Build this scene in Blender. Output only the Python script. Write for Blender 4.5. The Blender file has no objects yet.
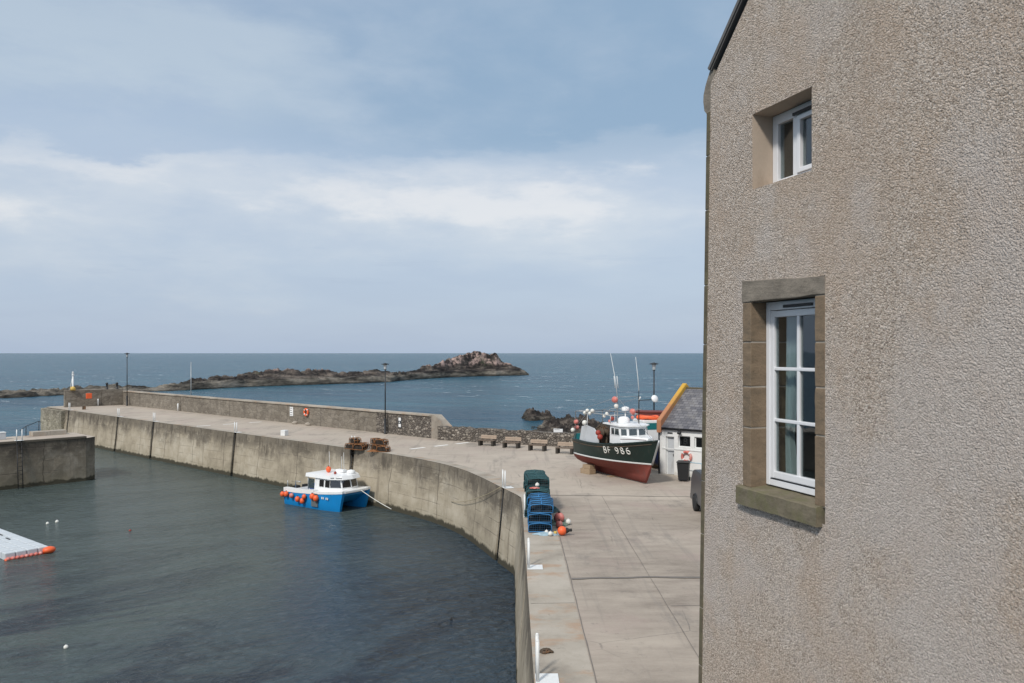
import bpy, bmesh, math, random
from math import radians, sin, cos, pi, atan2, sqrt
from mathutils import Vector, Matrix, noise as mnoise
random.seed(7)
SC = bpy.context.scene
COL = SC.collection
H = 6.3            # eye height above the quay
F = 800.0          # focal length in pixels
HZ = 353.0         # row of the horizon
WATER = -3.4

def gp(x, y, h=0.0):
    """ground point seen at pixel (x, y) if it lies at height h"""
    z = (H - h) * F / (y - HZ)
    return Vector(((x - 512) / F * z, z, h))

# ------------------------------------------------------------------ objects
def thing(name, label, cat, loc=(0, 0, 0), rz=0.0, group=None):
    o = bpy.data.objects.new(name, None); COL.objects.link(o)
    o.empty_display_size = .2
    o.location = loc; o.rotation_euler = (0, 0, rz)
    o['label'] = label; o['category'] = cat
    if group: o['group'] = group
    return o

def tag(o, label, cat, group=None, kind=None):
    if label: o['label'] = label
    if cat: o['category'] = cat
    if group: o['group'] = group
    if kind: o['kind'] = kind
    return o

def obj(name, bm, mats, parent=None, smooth=False, loc=None, rz=None, label=None):
    me = bpy.data.meshes.new(name)
    bmesh.ops.recalc_face_normals(bm, faces=bm.faces)
    if smooth:
        for f in bm.faces: f.smooth = True
    bm.to_mesh(me); bm.free()
    if not isinstance(mats, (list, tuple)): mats = [mats]
    for m in mats: me.materials.append(m)
    o = bpy.data.objects.new(name, me); COL.objects.link(o)
    if parent: o.parent = parent
    if loc is not None: o.location = loc
    if rz is not None: o.rotation_euler = (0, 0, rz)
    if label: o['label'] = label
    if smooth:
        try: me.set_sharp_from_angle(angle=radians(40))
        except Exception: pass
    return o

def struct(name, bm, mats, **k):
    o = obj(name, bm, mats, **k); o['kind'] = 'structure'; return o

def kids(o): return [c for c in bpy.data.objects if c.parent == o]

def dup(root, loc, rz=None, label=None, group=None, rot=None):
    r = root.copy(); COL.objects.link(r); r.location = loc
    if rz is not None: r.rotation_euler = (0, 0, rz)
    if rot is not None: r.rotation_euler = rot
    if label: r['label'] = label
    if group: r['group'] = group
    for ch in kids(root):
        c = ch.copy(); COL.objects.link(c); c.parent = r
        for g in kids(ch):
            d = g.copy(); COL.objects.link(d); d.parent = c
    return r

# ------------------------------------------------------------------ shapes
def B(): return bmesh.new()

def quad(bm, pts, mi=0):
    f = bm.faces.new([bm.verts.new(p) for p in pts]); f.material_index = mi; return f

def box(bm, c, s, rot=None, bev=0.0, mi=0):
    r = bmesh.ops.create_cube(bm, size=1.0)
    vs = r['verts']
    M = Matrix.Translation(Vector(c)) @ (rot.to_4x4() if rot else Matrix.Identity(4)) @ Matrix.Diagonal((s[0], s[1], s[2], 1))
    bmesh.ops.transform(bm, matrix=M, verts=vs)
    fs = list({f for v in vs for f in v.link_faces})
    for f in fs: f.material_index = mi
    if bev > 0:
        es = list({e for v in vs for e in v.link_edges})
        bmesh.ops.bevel(bm, geom=es, offset=bev, segments=2, affect='EDGES', profile=.6)
    return vs

def box2(bm, a, b, bev=0.0, mi=0):
    c = [(a[i] + b[i]) / 2 for i in range(3)]; s = [abs(b[i] - a[i]) for i in range(3)]
    return box(bm, c, s, bev=bev, mi=mi)

def tube(bm, pts, r, n=8, closed=False, cap=True, mi=0):
    pts = [Vector(p) for p in pts]
    m = len(pts); rings = []
    rr = r if isinstance(r, (list, tuple)) else [r] * m
    prev = None
    for i, p in enumerate(pts):
        if closed: d = pts[(i + 1) % m] - pts[i - 1]
        else: d = pts[min(i + 1, m - 1)] - pts[max(i - 1, 0)]
        if d.length < 1e-9: d = Vector((0, 0, 1))
        d.normalize()
        if prev is None:
            a = Vector((0, 0, 1)) if abs(d.z) < .9 else Vector((1, 0, 0))
            s = d.cross(a).normalized()
        else:
            s = (prev - d * prev.dot(d)).normalized()
        prev = s
        t = d.cross(s)
        rings.append([bm.verts.new(p + (s * cos(2 * pi * k / n) + t * sin(2 * pi * k / n)) * rr[i]) for k in range(n)])
    lim = m if closed else m - 1
    for i in range(lim):
        A = rings[i]; C = rings[(i + 1) % m]
        for k in range(n):
            f = bm.faces.new((A[k], A[(k + 1) % n], C[(k + 1) % n], C[k])); f.smooth = True; f.material_index = mi
    if cap and not closed:
        for rg in (rings[0], rings[-1]):
            f = bm.faces.new(rg); f.material_index = mi

def lathe(bm, prof, c=(0, 0, 0), n=16, axis='Z', mi=0, rot=None):
    """prof: list of (radius, height)"""
    c = Vector(c); rings = []
    for (r, h) in prof:
        ring = []
        for k in range(n):
            a = 2 * pi * k / n
            v = Vector((r * cos(a), r * sin(a), h))
            if axis == 'Y': v = Vector((v.x, v.z, -v.y))
            if axis == 'X': v = Vector((v.z, v.y, -v.x))
            if rot: v = rot @ v
            ring.append(bm.verts.new(c + v))
        rings.append(ring)
    for i in range(len(rings) - 1):
        for k in range(n):
            f = bm.faces.new((rings[i][k], rings[i][(k + 1) % n], rings[i + 1][(k + 1) % n], rings[i + 1][k]))
            f.smooth = True; f.material_index = mi
    for rg in (rings[0], rings[-1]):
        try:
            f = bm.faces.new(rg); f.material_index = mi
        except Exception: pass

def ball(bm, c, r, sx=1, sy=1, sz=1, seg=14, mi=0):
    rr = bmesh.ops.create_uvsphere(bm, u_segments=seg, v_segments=max(6, seg * 2 // 3), radius=r)
    bmesh.ops.transform(bm, matrix=Matrix.Translation(Vector(c)) @ Matrix.Diagonal((sx, sy, sz, 1)), verts=rr['verts'])
    for f in {f for v in rr['verts'] for f in v.link_faces}:
        f.smooth = True; f.material_index = mi

def prism(bm, poly, v0, v1, mi=0):
    """poly: list of 3D points; extruded by vector v1-v0"""
    d = Vector(v1) - Vector(v0)
    a = [bm.verts.new(Vector(p) + Vector(v0)) for p in poly]
    b = [bm.verts.new(Vector(p) + Vector(v1)) for p in poly]
    n = len(poly)
    fs = [bm.faces.new(a), bm.faces.new(list(reversed(b)))]
    for i in range(n): fs.append(bm.faces.new((a[i], b[i], b[(i + 1) % n], a[(i + 1) % n])))
    for f in fs: f.material_index = mi
    return fs

# ------------------------------------------------------------------ materials
class NT:
    def __init__(s, tree): s.t = tree; s.n = tree.nodes; s.l = tree.links
    def new(s, typ, **k):
        nd = s.n.new(typ)
        for a, v in k.items(): setattr(nd, a, v)
        return nd
    def put(s, sock, v):
        if hasattr(v, 'is_linked') or isinstance(v, bpy.types.NodeSocket): s.l.new(v, sock)
        else:
            try: sock.default_value = v
            except Exception: sock.default_value = (*v, 1.0)
    def math(s, op, a, b=0.0, c=None, clamp=False):
        nd = s.new('ShaderNodeMath', operation=op, use_clamp=clamp)
        s.put(nd.inputs[0], a); s.put(nd.inputs[1], b)
        if c is not None: s.put(nd.inputs[2], c)
        return nd.outputs[0]
    def coord(s, which='Object'): return s.new('ShaderNodeTexCoord').outputs[which]
    def sep(s, v):
        nd = s.new('ShaderNodeSeparateXYZ'); s.put(nd.inputs[0], v); return nd.outputs
    def comb(s, x, y, z):
        nd = s.new('ShaderNodeCombineXYZ')
        for i, q in enumerate((x, y, z)): s.put(nd.inputs[i], q)
        return nd.outputs[0]
    def mapv(s, v, scale=(1, 1, 1), loc=(0, 0, 0), rot=(0, 0, 0)):
        nd = s.new('ShaderNodeMapping'); s.put(nd.inputs['Vector'], v)
        nd.inputs['Scale'].default_value = scale; nd.inputs['Location'].default_value = loc; nd.inputs['Rotation'].default_value = rot
        return nd.outputs[0]
    def noise(s, v, scale, detail=4, rough=.55, dist=0.0, col=False):
        nd = s.new('ShaderNodeTexNoise'); s.put(nd.inputs['Vector'], v)
        nd.inputs['Scale'].default_value = scale; nd.inputs['Detail'].default_value = detail
        nd.inputs['Roughness'].default_value = rough; nd.inputs['Distortion'].default_value = dist
        return nd.outputs['Color' if col else 'Fac']
    def voro(s, v, scale, feature='F1', out='Distance', rnd=1.0):
        nd = s.new('ShaderNodeTexVoronoi', feature=feature); s.put(nd.inputs['Vector'], v)
        nd.inputs['Scale'].default_value = scale; nd.inputs['Randomness'].default_value = rnd
        return nd.outputs[out]
    def ss(s, x, a, b):
        nd = s.new('ShaderNodeMapRange', interpolation_type='SMOOTHSTEP')
        s.put(nd.inputs[0], x); s.put(nd.inputs[1], a); s.put(nd.inputs[2], b)
        nd.inputs[3].default_value = 0; nd.inputs[4].default_value = 1
        return nd.outputs[0]
    def ramp(s, fac, stops, interp='LINEAR'):
        nd = s.new('ShaderNodeValToRGB'); cr = nd.color_ramp; cr.interpolation = interp
        while len(cr.elements) < len(stops): cr.elements.new(.5)
        for e, (p, c) in zip(cr.elements, stops):
            e.position = p; e.color = (*c, 1) if len(c) == 3 else c
        s.put(nd.inputs[0], fac); return nd.outputs[0]
    def mix(s, fac, a, b, blend='MIX'):
        nd = s.new('ShaderNodeMix', data_type='RGBA', blend_type=blend)
        s.put(nd.inputs[0], fac)
        for sock, v in ((nd.inputs[6], a), (nd.inputs[7], b)):
            if isinstance(v, bpy.types.NodeSocket): s.l.new(v, sock)
            else: sock.default_value = (*v, 1)
        return nd.outputs[2]
    def bump(s, h, strength=.5, dist=.02, normal=None):
        nd = s.new('ShaderNodeBump'); s.put(nd.inputs['Height'], h)
        s.put(nd.inputs['Strength'], strength); nd.inputs['Distance'].default_value = dist
        if normal is not None: s.l.new(normal, nd.inputs['Normal'])
        return nd.outputs[0]

def newmat(name):
    m = bpy.data.materials.new(name); m.use_nodes = True
    nt = NT(m.node_tree); bs = m.node_tree.nodes['Principled BSDF']
    return m, nt, bs

def paint(name, c, rough=.5, var=.12, scale=6.0, bump=.1, bscale=30., metal=0.0, dirt=None, dirt_amt=.35, dscale=2.5, spec=.5):
    """painted / plain surface with slight tone variation and wear"""
    m, n, b = newmat(name)
    co = n.coord('Object')
    f = n.noise(co, scale, 5, .6)
    lo = tuple(max(0, v * (1 - var)) for v in c); hi = tuple(min(1, v * (1 + var)) for v in c)
    col = n.mix(f, lo, hi)
    if dirt:
        d = n.ss(n.noise(n.mapv(co, (1, 1, .45)), dscale, 8, .7), .5, .72)
        col = n.mix(n.math('MULTIPLY', d, dirt_amt), col, dirt)
    n.put(b.inputs['Base Color'], col)
    b.inputs['Roughness'].default_value = rough
    b.inputs['Metallic'].default_value = metal
    b.inputs['Specular IOR Level'].default_value = spec
    if bump: n.put(b.inputs['Normal'], n.bump(n.noise(co, bscale, 4), bump, .01))
    return m

MT = {}
MT['white'] = paint('white_paint', (.74, .75, .74), .45, .08, 4, .05, dirt=(.42, .36, .28), dirt_amt=.35)
MT['whitegel'] = paint('white_gelcoat', (.82, .83, .83), .3, .05, 3, .02, dirt=(.5, .47, .42), dirt_amt=.25)
MT['upvc'] = paint('white_plastic_frame', (.80, .81, .83), .3, .03, 3, .01, dirt=(.55, .55, .54), dirt_amt=.2, dscale=6)
MT['pontoon'] = paint('pale_grey_plastic_block', (.56, .60, .63), .5, .1, 3, .05, dirt=(.38, .40, .38), dirt_amt=.5)
MT['green'] = paint('dark_green_hull_paint', (.003, .018, .015), .35, .4, 2, .03, dirt=(.03, .042, .036), dirt_amt=.55, dscale=4)
MT['red'] = paint('red_antifouling', (.20, .045, .032), .8, .25, 3, .15, dirt=(.13, .06, .05), dirt_amt=.6)
MT['blue'] = paint('bright_blue_hull_paint', (.008, .235, .58), .3, .1, 2, .02, dirt=(.02, .14, .30), dirt_amt=.3)
MT['navy'] = paint('navy_paint', (.008, .015, .05), .35)
MT['orange'] = paint('orange_float_plastic', (.85, .13, .035), .5, .12, 5, .05, dirt=(.4, .15, .08), dirt_amt=.4, dscale=5)
MT['pink'] = paint('faded_pink_float_plastic', (.60, .17, .14), .6, .25, 6, .05, dirt=(.72, .48, .43), dirt_amt=.8, dscale=6)
MT['floatwhite'] = paint('white_float_plastic', (.74, .73, .68), .5, .1, 5, .05, dirt=(.4, .38, .3), dirt_amt=.5, dscale=5)
MT['teal'] = paint('teal_paint', (.01, .16, .17), .5)
MT['steel'] = paint('galvanised_steel', (.42, .43, .43), .45, .15, 10, .05, metal=.6, dirt=(.25, .14, .08), dirt_amt=.5)
MT['black'] = paint('black_metal', (.012, .013, .015), .45, .2, 8, .05)
MT['rust'] = paint('rusty_dark_iron', (.085, .062, .042), .85, .6, 7, .3, dirt=(.30, .12, .035), dirt_amt=.8)
MT['rubber'] = paint('black_rubber', (.02, .02, .02), .8, .2, 8, .1)
MT['greyrubber'] = paint('grey_rubber_mat', (.12, .14, .15), .8, .2, 8, .1)
MT['grey'] = paint('grey_panel', (.52, .54, .56), .5, .08, 4, .03, dirt=(.3, .28, .25), dirt_amt=.4)
MT['redfloat'] = paint('dark_red_float_plastic', (.30, .04, .025), .55, .25, 6)
MT['darkred'] = paint('dark_red_paint', (.14, .025, .02), .6, .25, 4)
MT['bluerope'] = paint('blue_creel_twine', (.035, .19, .42), .7, .3, 20, .1)
MT['darkgreen'] = paint('dark_green_twine', (.03, .095, .105), .8, .35, 20, .1)
MT['navynet'] = paint('dark_blue_creel_netting', (.02, .07, .13), .85, .4, 14, .1)
MT['greennet'] = paint('pale_green_netting', (.20, .27, .22), .9, .3, 15, .3)
MT['rope'] = paint('weathered_rope', (.40, .34, .22), .9, .3, 15, .4)
MT['bluecord'] = paint('pale_blue_cord', (.35, .48, .55), .8, .2, 15, .2)
MT['bench'] = paint('weathered_bench_timber', (.37, .285, .215), .8, .25, 9, .2, dirt=(.22, .18, .13), dirt_amt=.6)
MT['bench_mid'] = paint('brown_bench_timber', (.13, .095, .07), .8, .25, 9, .2)
MT['slategrey'] = paint('grey_slate_edge', (.13, .125, .12), .8, .2, 8, .2)
MT['bench_dark'] = paint('dark_bench_support', (.045, .038, .03), .8, .3, 9, .2)
MT['timber'] = paint('raw_timber_block', (.34, .25, .16), .85, .25, 9, .3)
MT['vanpaint'] = paint('charcoal_van_paint', (.055, .058, .064), .3, .1, 3, .0, dirt=(.12, .11, .1), dirt_amt=.35)
MT['binplastic'] = paint('black_bin_plastic', (.014, .015, .017), .5, .2, 6, .05)
MT['yellow'] = paint('yellow_paint', (.62, .42, .10), .6)
MT['lampglass'] = paint('pale_lantern_glass', (.55, .58, .60), .25, .05, 4, 0)
MT['signwhite'] = paint('white_sign_face', (.80, .80, .79), .5, .04, 4, 0)
MT['signdark'] = paint('dark_lettering', (.04, .045, .05), .6, .1, 4, 0)
MT['signred'] = paint('red_lettering', (.5, .04, .03), .6, .1, 4, 0)
MT['tail'] = paint('red_lamp_plastic', (.35, .02, .02), .25, .1, 4, 0)
MT['chrome'] = paint('bright_wheel_metal', (.55, .56, .57), .3, .08, 4, 0, metal=.7)
MT['curtain'] = paint('pale_net_curtain', (.82, .88, .87), .9, .15, 3, 0)
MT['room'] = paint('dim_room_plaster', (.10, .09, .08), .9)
MT['roadpaint'] = paint('worn_white_road_paint', (.80, .79, .75), .8, .1, 6, .1, dirt=(.4, .38, .34), dirt_amt=.4, dscale=4)

def mat_glass(name, tint=(.03, .035, .04), transp=.55):
    m, n, b = newmat(name)
    out = m.node_tree.nodes['Material Output']
    tr = n.new('ShaderNodeBsdfTransparent'); tr.inputs[0].default_value = (.75, .8, .8, 1)
    gl = n.new('ShaderNodeBsdfGlossy'); gl.inputs['Roughness'].default_value = .02
    gl.inputs['Color'].default_value = (.95, .97, 1, 1)
    lw = n.new('ShaderNodeLayerWeight'); lw.inputs[0].default_value = .5
    fr = n.math('MULTIPLY_ADD', n.math('POWER', lw.outputs[1], 4), .85, .07)
    co = n.coord('Object')
    n.put(gl.inputs['Normal'], n.bump(n.noise(co, 1.6, 2), .12, .02))
    b.inputs['Base Color'].default_value = (*tint, 1); b.inputs['Roughness'].default_value = .1
    m1 = n.new('ShaderNodeMixShader'); m1.inputs[0].default_value = transp
    n.l.new(b.outputs[0], m1.inputs[1]); n.l.new(tr.outputs[0], m1.inputs[2])
    m2 = n.new('ShaderNodeMixShader')
    n.put(m2.inputs[0], fr)
    n.l.new(m1.outputs[0], m2.inputs[1]); n.l.new(gl.outputs[0], m2.inputs[2])
    n.l.new(m2.outputs[0], out.inputs[0])
    return m
MT['glass'] = mat_glass('house_window_glass', transp=.9)
MT['boatglass'] = mat_glass('boat_window_glass', (.05, .07, .075), .25)
MT['darkglass'] = mat_glass('tinted_window_glass', (.012, .013, .015), .1)

# --- concrete of the quay deck
def mat_deck():
    m, n, b = newmat('quay_deck_concrete')
    co = n.coord('Object'); s = n.sep(co)
    big = n.noise(co, .16, 6, .65)
    med = n.noise(n.mapv(co, (.6, 1.8, 1)), .9, 8, .68)
    fine = n.noise(co, 14, 5, .7)
    col = n.ramp(n.math('MULTIPLY_ADD', n.math('SUBTRACT', med, .5), .75, big), [(.28, (.22, .185, .152)), (.45, (.325, .278, .23)), (.6, (.39, .335, .278)), (.78, (.46, .40, .33))])
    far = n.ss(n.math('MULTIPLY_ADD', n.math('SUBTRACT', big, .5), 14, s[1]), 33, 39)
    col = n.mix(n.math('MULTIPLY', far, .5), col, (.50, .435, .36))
    pink = n.ss(n.noise(n.mapv(co, (1, 1, 1), (9, 3, 0)), .35, 5, .6), .5, .68)
    col = n.mix(n.math('MULTIPLY', pink, .35), col, (.345, .255, .23))
    damp = n.ss(n.noise(n.mapv(co, (1, .55, 1), (2, 7, 0)), .42, 9, .74), .53, .66)
    col = n.mix(n.math('MULTIPLY', damp, .55), col, (.165, .15, .135))
    tyre = n.ss(n.noise(n.mapv(co, (2.6, .12, 1), (8, 1, 0), (0, 0, .06)), .9, 6, .65), .54, .66)
    col = n.mix(n.math('MULTIPLY', tyre, .35), col, (.20, .18, .16))
    spots = n.ss(n.noise(co, 2.3, 8, .78), .58, .68)
    col = n.mix(n.math('MULTIPLY', spots, .45), col, (.13, .12, .11))
    # hairline cracks
    cr = n.voro(n.mix(.12, co, n.noise(co, 1.2, 5, .6, col=True)), .33, 'DISTANCE_TO_EDGE')
    ck = n.math('MULTIPLY', n.math('SUBTRACT', 1, n.ss(cr, .0, .006)), n.ss(n.noise(co, .3, 3), .45, .6))
    col = n.mix(n.math('MULTIPLY', ck, .6), col, (.09, .085, .08))
    col = n.mix(n.math('MULTIPLY', n.ss(fine, .35, .75), .22), col, (.42, .38, .34))
    n.put(b.inputs['Base Color'], col); b.inputs['Roughness'].default_value = .92
    b.inputs['Specular IOR Level'].default_value = .25
    hh = n.math('ADD', n.math('MULTIPLY', fine, .6), n.math('MULTIPLY', med, .5))
    n.put(b.inputs['Normal'], n.bump(hh, .35, .02))
    return m
MT['deck'] = mat_deck()

def mat_coping():
    m, n, b = newmat('coping_concrete')
    co = n.coord('Object')
    med = n.noise(co, 1.3, 8, .7); big = n.noise(co, .35, 4)
    col = n.ramp(n.math('MULTIPLY_ADD', n.math('SUBTRACT', med, .5), .8, big), [(.25, (.24, .21, .175)), (.5, (.375, .335, .28)), (.75, (.46, .415, .355))])
    rs = n.ss(n.noise(n.mapv(co, (.8, 1.4, 1), (4, 0, 2)), .7, 6, .65), .52, .66)
    col = n.mix(n.math('MULTIPLY', rs, .6), col, (.38, .24, .15))
    sp = n.ss(n.noise(co, 2.6, 9, .78), .56, .68)
    col = n.mix(n.math('MULTIPLY', sp, .5), col, (.12, .11, .09))
    # casting joints every 3 m along Y
    n.put(b.inputs['Base Color'], col); b.inputs['Roughness'].default_value = .92
    b.inputs['Specular IOR Level'].default_value = .25
    n.put(b.inputs['Normal'], n.bump(n.noise(co, 12, 6, .7), .4, .02))
    return m
MT['coping'] = mat_coping()
MT['joint'] = paint('dark_joint_filler', (.17, .153, .136), .95, .35, 5, .3)
MT['slab'] = None

def mat_harbour(name, base, top_dark=.75, stone=0.0, weed=True, lift=.62, pale=(.47, .42, .33)):
    """old harbour wall: UV = metres along the wall, height"""
    m, n, b = newmat(name)
    uv = n.coord('UV'); s = n.sep(uv)
    v3 = n.comb(s[0], s[1], 0.0)
    big = n.noise(v3, .22, 6, .65)
    med = n.noise(v3, 1.1, 9, .7)
    col = n.ramp(n.math('MULTIPLY_ADD', n.math('SUBTRACT', med, .5), .7, big),
                 [(.25, tuple(c * .6 for c in base)), (.48, base), (.72, pale)])
    # tall dark streaks running down from the coping
    st = n.noise(n.mapv(v3, (1.1, .22, 1)), 1.0, 9, .75)
    st2 = n.noise(n.mapv(v3, (.35, .4, 1), (7, 3, 0)), 1.0, 5, .65)
    cap = n.ss(n.math('ADD', s[1], n.math('MULTIPLY', n.math('SUBTRACT', n.noise(n.mapv(v3, (1.3, .5, 1), (2, 6, 1)), 1.0, 8, .7), .5), 1.9)), -1.0, -.35)
    top = n.ss(n.math('ADD', s[1], n.math('MULTIPLY', n.math('SUBTRACT', st2, .5), 3.2)), -1.9, -.35)
    blot = n.ss(n.noise(n.mapv(v3, (.55, .9, 1), (13, 1, 4)), 1.0, 9, .75), .42, .54)
    dk = n.math('MULTIPLY', n.math('MAXIMUM', n.ss(st, .42, .58), n.math('MULTIPLY', blot, .85)), top)
    dk = n.math('MAXIMUM', dk, n.math('MULTIPLY', cap, n.math('MULTIPLY_ADD', med, .9, .25)), clamp=True)
    col = n.mix(n.math('MULTIPLY', dk, top_dark), col, (.060, .050, .042))
    st3 = n.ss(n.noise(n.mapv(v3, (2.4, .10, 1), (17, 2, 6)), 1.0, 7, .7), .52, .64)
    col = n.mix(n.math('MULTIPLY', n.math('MULTIPLY', st3, n.ss(st2, .42, .56)), .5 * top_dark), col, (.15, .125, .095))
    # white lime runs
    wr = n.math('MULTIPLY', n.ss(n.noise(n.mapv(v3, (2.6, .3, 1), (31, 5, 0)), 1.0, 6, .7), .62, .74), n.ss(n.noise(n.mapv(v3, (.3, .5, 1), (3, 3, 9)), 1, 3), .45, .65))
    col = n.mix(n.math('MULTIPLY', wr, .55), col, (.58, .54, .47))
    # horizontal lift lines
    w = n.math('ADD', s[1], n.math('MULTIPLY', n.noise(n.mapv(v3, (.25, 0, 0)), 1, 2), .25))
    fr = n.math('FRACT', n.math('DIVIDE', w, lift))
    ln = n.math('SUBTRACT', 1, n.ss(n.math('ABSOLUTE', n.math('SUBTRACT', fr, .5)), .0, .05))
    lm = n.math('MULTIPLY', ln, n.ss(n.noise(v3, .7, 3), .42, .6))
    col = n.mix(n.math('MULTIPLY', lm, .5), col, (.12, .10, .085))
    hgt = n.math('SUBTRACT', n.math('MULTIPLY', med, .6), n.math('MULTIPLY', lm, .4))
    if stone > 0:
        pv = n.mix(.06, n.mapv(v3, (1.0, 1.9, 1)), n.noise(v3, 2.0, 4, col=True))
        ed = n.voro(pv, 1.9, 'DISTANCE_TO_EDGE', rnd=.85); cc = n.voro(pv, 1.9, 'F1', 'Color', rnd=.85)
        cs = n.sep(cc)
        stc = n.ramp(cs[0], [(.0, (.15, .13, .115)), (.5, (.29, .26, .22)), (1., (.42, .38, .33))])
        col = n.mix(stone * .75, col, stc)
        gap = n.math('SUBTRACT', 1, n.ss(ed, .01, .07))
        col = n.mix(n.math('MULTIPLY', gap, stone * .8), col, (.055, .05, .045))
        hgt = n.math('ADD', hgt, n.math('MULTIPLY', n.ss(ed, 0, .12), 1.5 * stone))
    if weed:
        e = n.math('ADD', s[1], n.math('MULTIPLY', n.math('SUBTRACT', n.noise(n.mapv(v3, (1, .6, 1)), 1.5, 8, .75), .5), .75))
        wd = n.math('SUBTRACT', 1, n.ss(e, -3.18, -3.02))
        col = n.mix(wd, col, (.012, .010, .008))
        gr = n.math('SUBTRACT', 1, n.ss(e, -3.1, -2.3))
        col = n.mix(n.math('MULTIPLY', gr, .22), col, (.24, .22, .15))
    vw = n.math('ADD', s[0], n.math('MULTIPLY', n.noise(v3, .8, 3), .5))
    vj = n.math('SUBTRACT', 1, n.ss(n.math('ABSOLUTE', n.math('SUBTRACT', n.math('FRACT', n.math('DIVIDE', vw, 5.3)), .5)), .002, .009))
    col = n.mix(n.math('MULTIPLY', vj, .7), col, (.06, .05, .04))
    fine = n.noise(v3, 13, 5, .7)
    hgt = n.math('ADD', hgt, n.math('MULTIPLY', fine, .35))
    n.put(b.inputs['Base Color'], col); b.inputs['Roughness'].default_value = .93
    b.inputs['Specular IOR Level'].default_value = .25
    n.put(b.inputs['Normal'], n.bump(hgt, .55, .05))
    return m
MT['wall_in'] = mat_harbour('harbour_wall_concrete', (.40, .345, .26), .85, pale=(.52, .465, .37))
MT['wall_jetty'] = mat_harbour('dark_jetty_concrete', (.20, .172, .13), .9, lift=.9, pale=(.36, .32, .26))
MT['wall_par'] = mat_harbour('parapet_masonry', (.30, .262, .205), .6, stone=.35, weed=False, lift=.8, pale=(.46, .41, .335))
MT['wall_end'] = mat_harbour('pier_head_masonry', (.34, .31, .21), .45, stone=.6, pale=(.48, .45, .33))

def mat_rubble():
    m, n, b = newmat('dry_stone')
    uv = n.coord('UV'); s = n.sep(uv); v3 = n.comb(s[0], s[1], 0)
    pv = n.mix(.05, n.mapv(v3, (1.0, 1.55, 1)), n.noise(v3, 3.0, 4, col=True))
    ed = n.voro(pv, 4.6, 'DISTANCE_TO_EDGE'); cs = n.sep(n.voro(pv, 4.6, 'F1', 'Color'))
    col = n.ramp(cs[0], [(.0, (.10, .085, .072)), (.4, (.19, .162, .137)), (.75, (.28, .242, .20)), (1., (.42, .375, .32))])
    col = n.mix(n.math('MULTIPLY', n.noise(v3, 9, 5), .4), col, (.14, .125, .11))
    gap = n.math('SUBTRACT', 1, n.ss(ed, .02, .08))
    col = n.mix(n.math('MULTIPLY', gap, .75), col, (.075, .066, .056))
    n.put(b.inputs['Base Color'], col); b.inputs['Roughness'].default_value = .95
    h = n.math('ADD', n.math('MULTIPLY', n.ss(ed, 0, .18), 1.0), n.math('MULTIPLY', n.noise(v3, 12, 4), .2))
    n.put(b.inputs['Normal'], n.bump(h, .9, .1))
    return m
MT['rubble'] = mat_rubble()

def mat_roughcast():
    m, n, b = newmat('pebble_roughcast')
    co = n.coord('Object')
    wob = n.mix(.006, co, n.noise(co, 34, 3, col=True))
    d1 = n.voro(wob, 80, 'F1'); c1 = n.sep(n.voro(wob, 80, 'F1', 'Color'))
    d2 = n.voro(n.mapv(wob, (1, 1, 1), (3.3, 1.2, 7.7)), 155, 'F1'); c2 = n.sep(n.voro(n.mapv(wob, (1, 1, 1), (3.3, 1.2, 7.7)), 155, 'F1', 'Color'))
    big = n.noise(co, .75, 6, .65); mid = n.noise(n.mapv(co, (1, 1, .7), (5, 1, 2)), 2.6, 7, .68)
    peb = n.ramp(c1[0], [(.0, (.15, .115, .085)), (.2, (.38, .31, .24)), (.5, (.60, .51, .425)), (.8, (.78, .70, .61)), (1., (.90, .84, .77))])
    peb2 = n.ramp(c2[0], [(.0, (.26, .205, .155)), (.5, (.54, .455, .375)), (1., (.80, .73, .65))])
    col = n.mix(.42, peb, peb2)
    # warm and grey weathering patches
    wm = n.ss(n.math('MULTIPLY_ADD', n.math('SUBTRACT', mid, .5), .9, big), .44, .66)
    col = n.mix(n.math('MULTIPLY', wm, .38), col, (.56, .425, .31))
    gr = n.ss(n.noise(n.mapv(co, (1, 1, .8), (11, 4, 6)), .62, 7, .66), .47, .62)
    col = n.mix(n.math('MULTIPLY', gr, .50), col, (.66, .63, .61))
    hol = n.ss(n.noise(co, 52, 5, .72), .54, .66)
    col = n.mix(n.math('MULTIPLY', hol, .55), col, (.16, .125, .095))  # dark hollows between the grains, their shade put into the colour
    run = n.ss(n.noise(n.mapv(co, (2.2, 1, .22), (1, 0, 3)), 1.0, 8, .7), .50, .70)
    col = n.mix(n.math('MULTIPLY', run, .24), col, (.30, .235, .175))
    col = n.mix(1.0, col, (1.0, .965, .945), 'MULTIPLY')
    col = n.mix(.08, col, (.85, .80, .75))
    n.put(b.inputs['Base Color'], col); b.inputs['Roughness'].default_value = .95
    b.inputs['Specular IOR Level'].default_value = .2
    h = n.math('ADD', n.math('MULTIPLY', n.math('SUBTRACT', 1, d1), 1.0), n.math('MULTIPLY', n.math('SUBTRACT', 1, d2), .45))
    h = n.math('ADD', h, n.math('MULTIPLY', n.noise(co, 60, 5, .7), -1.5))
    n.put(b.inputs['Normal'], n.bump(h, 1.0, .0125))
    return m
MT['roughcast'] = mat_roughcast()

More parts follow.
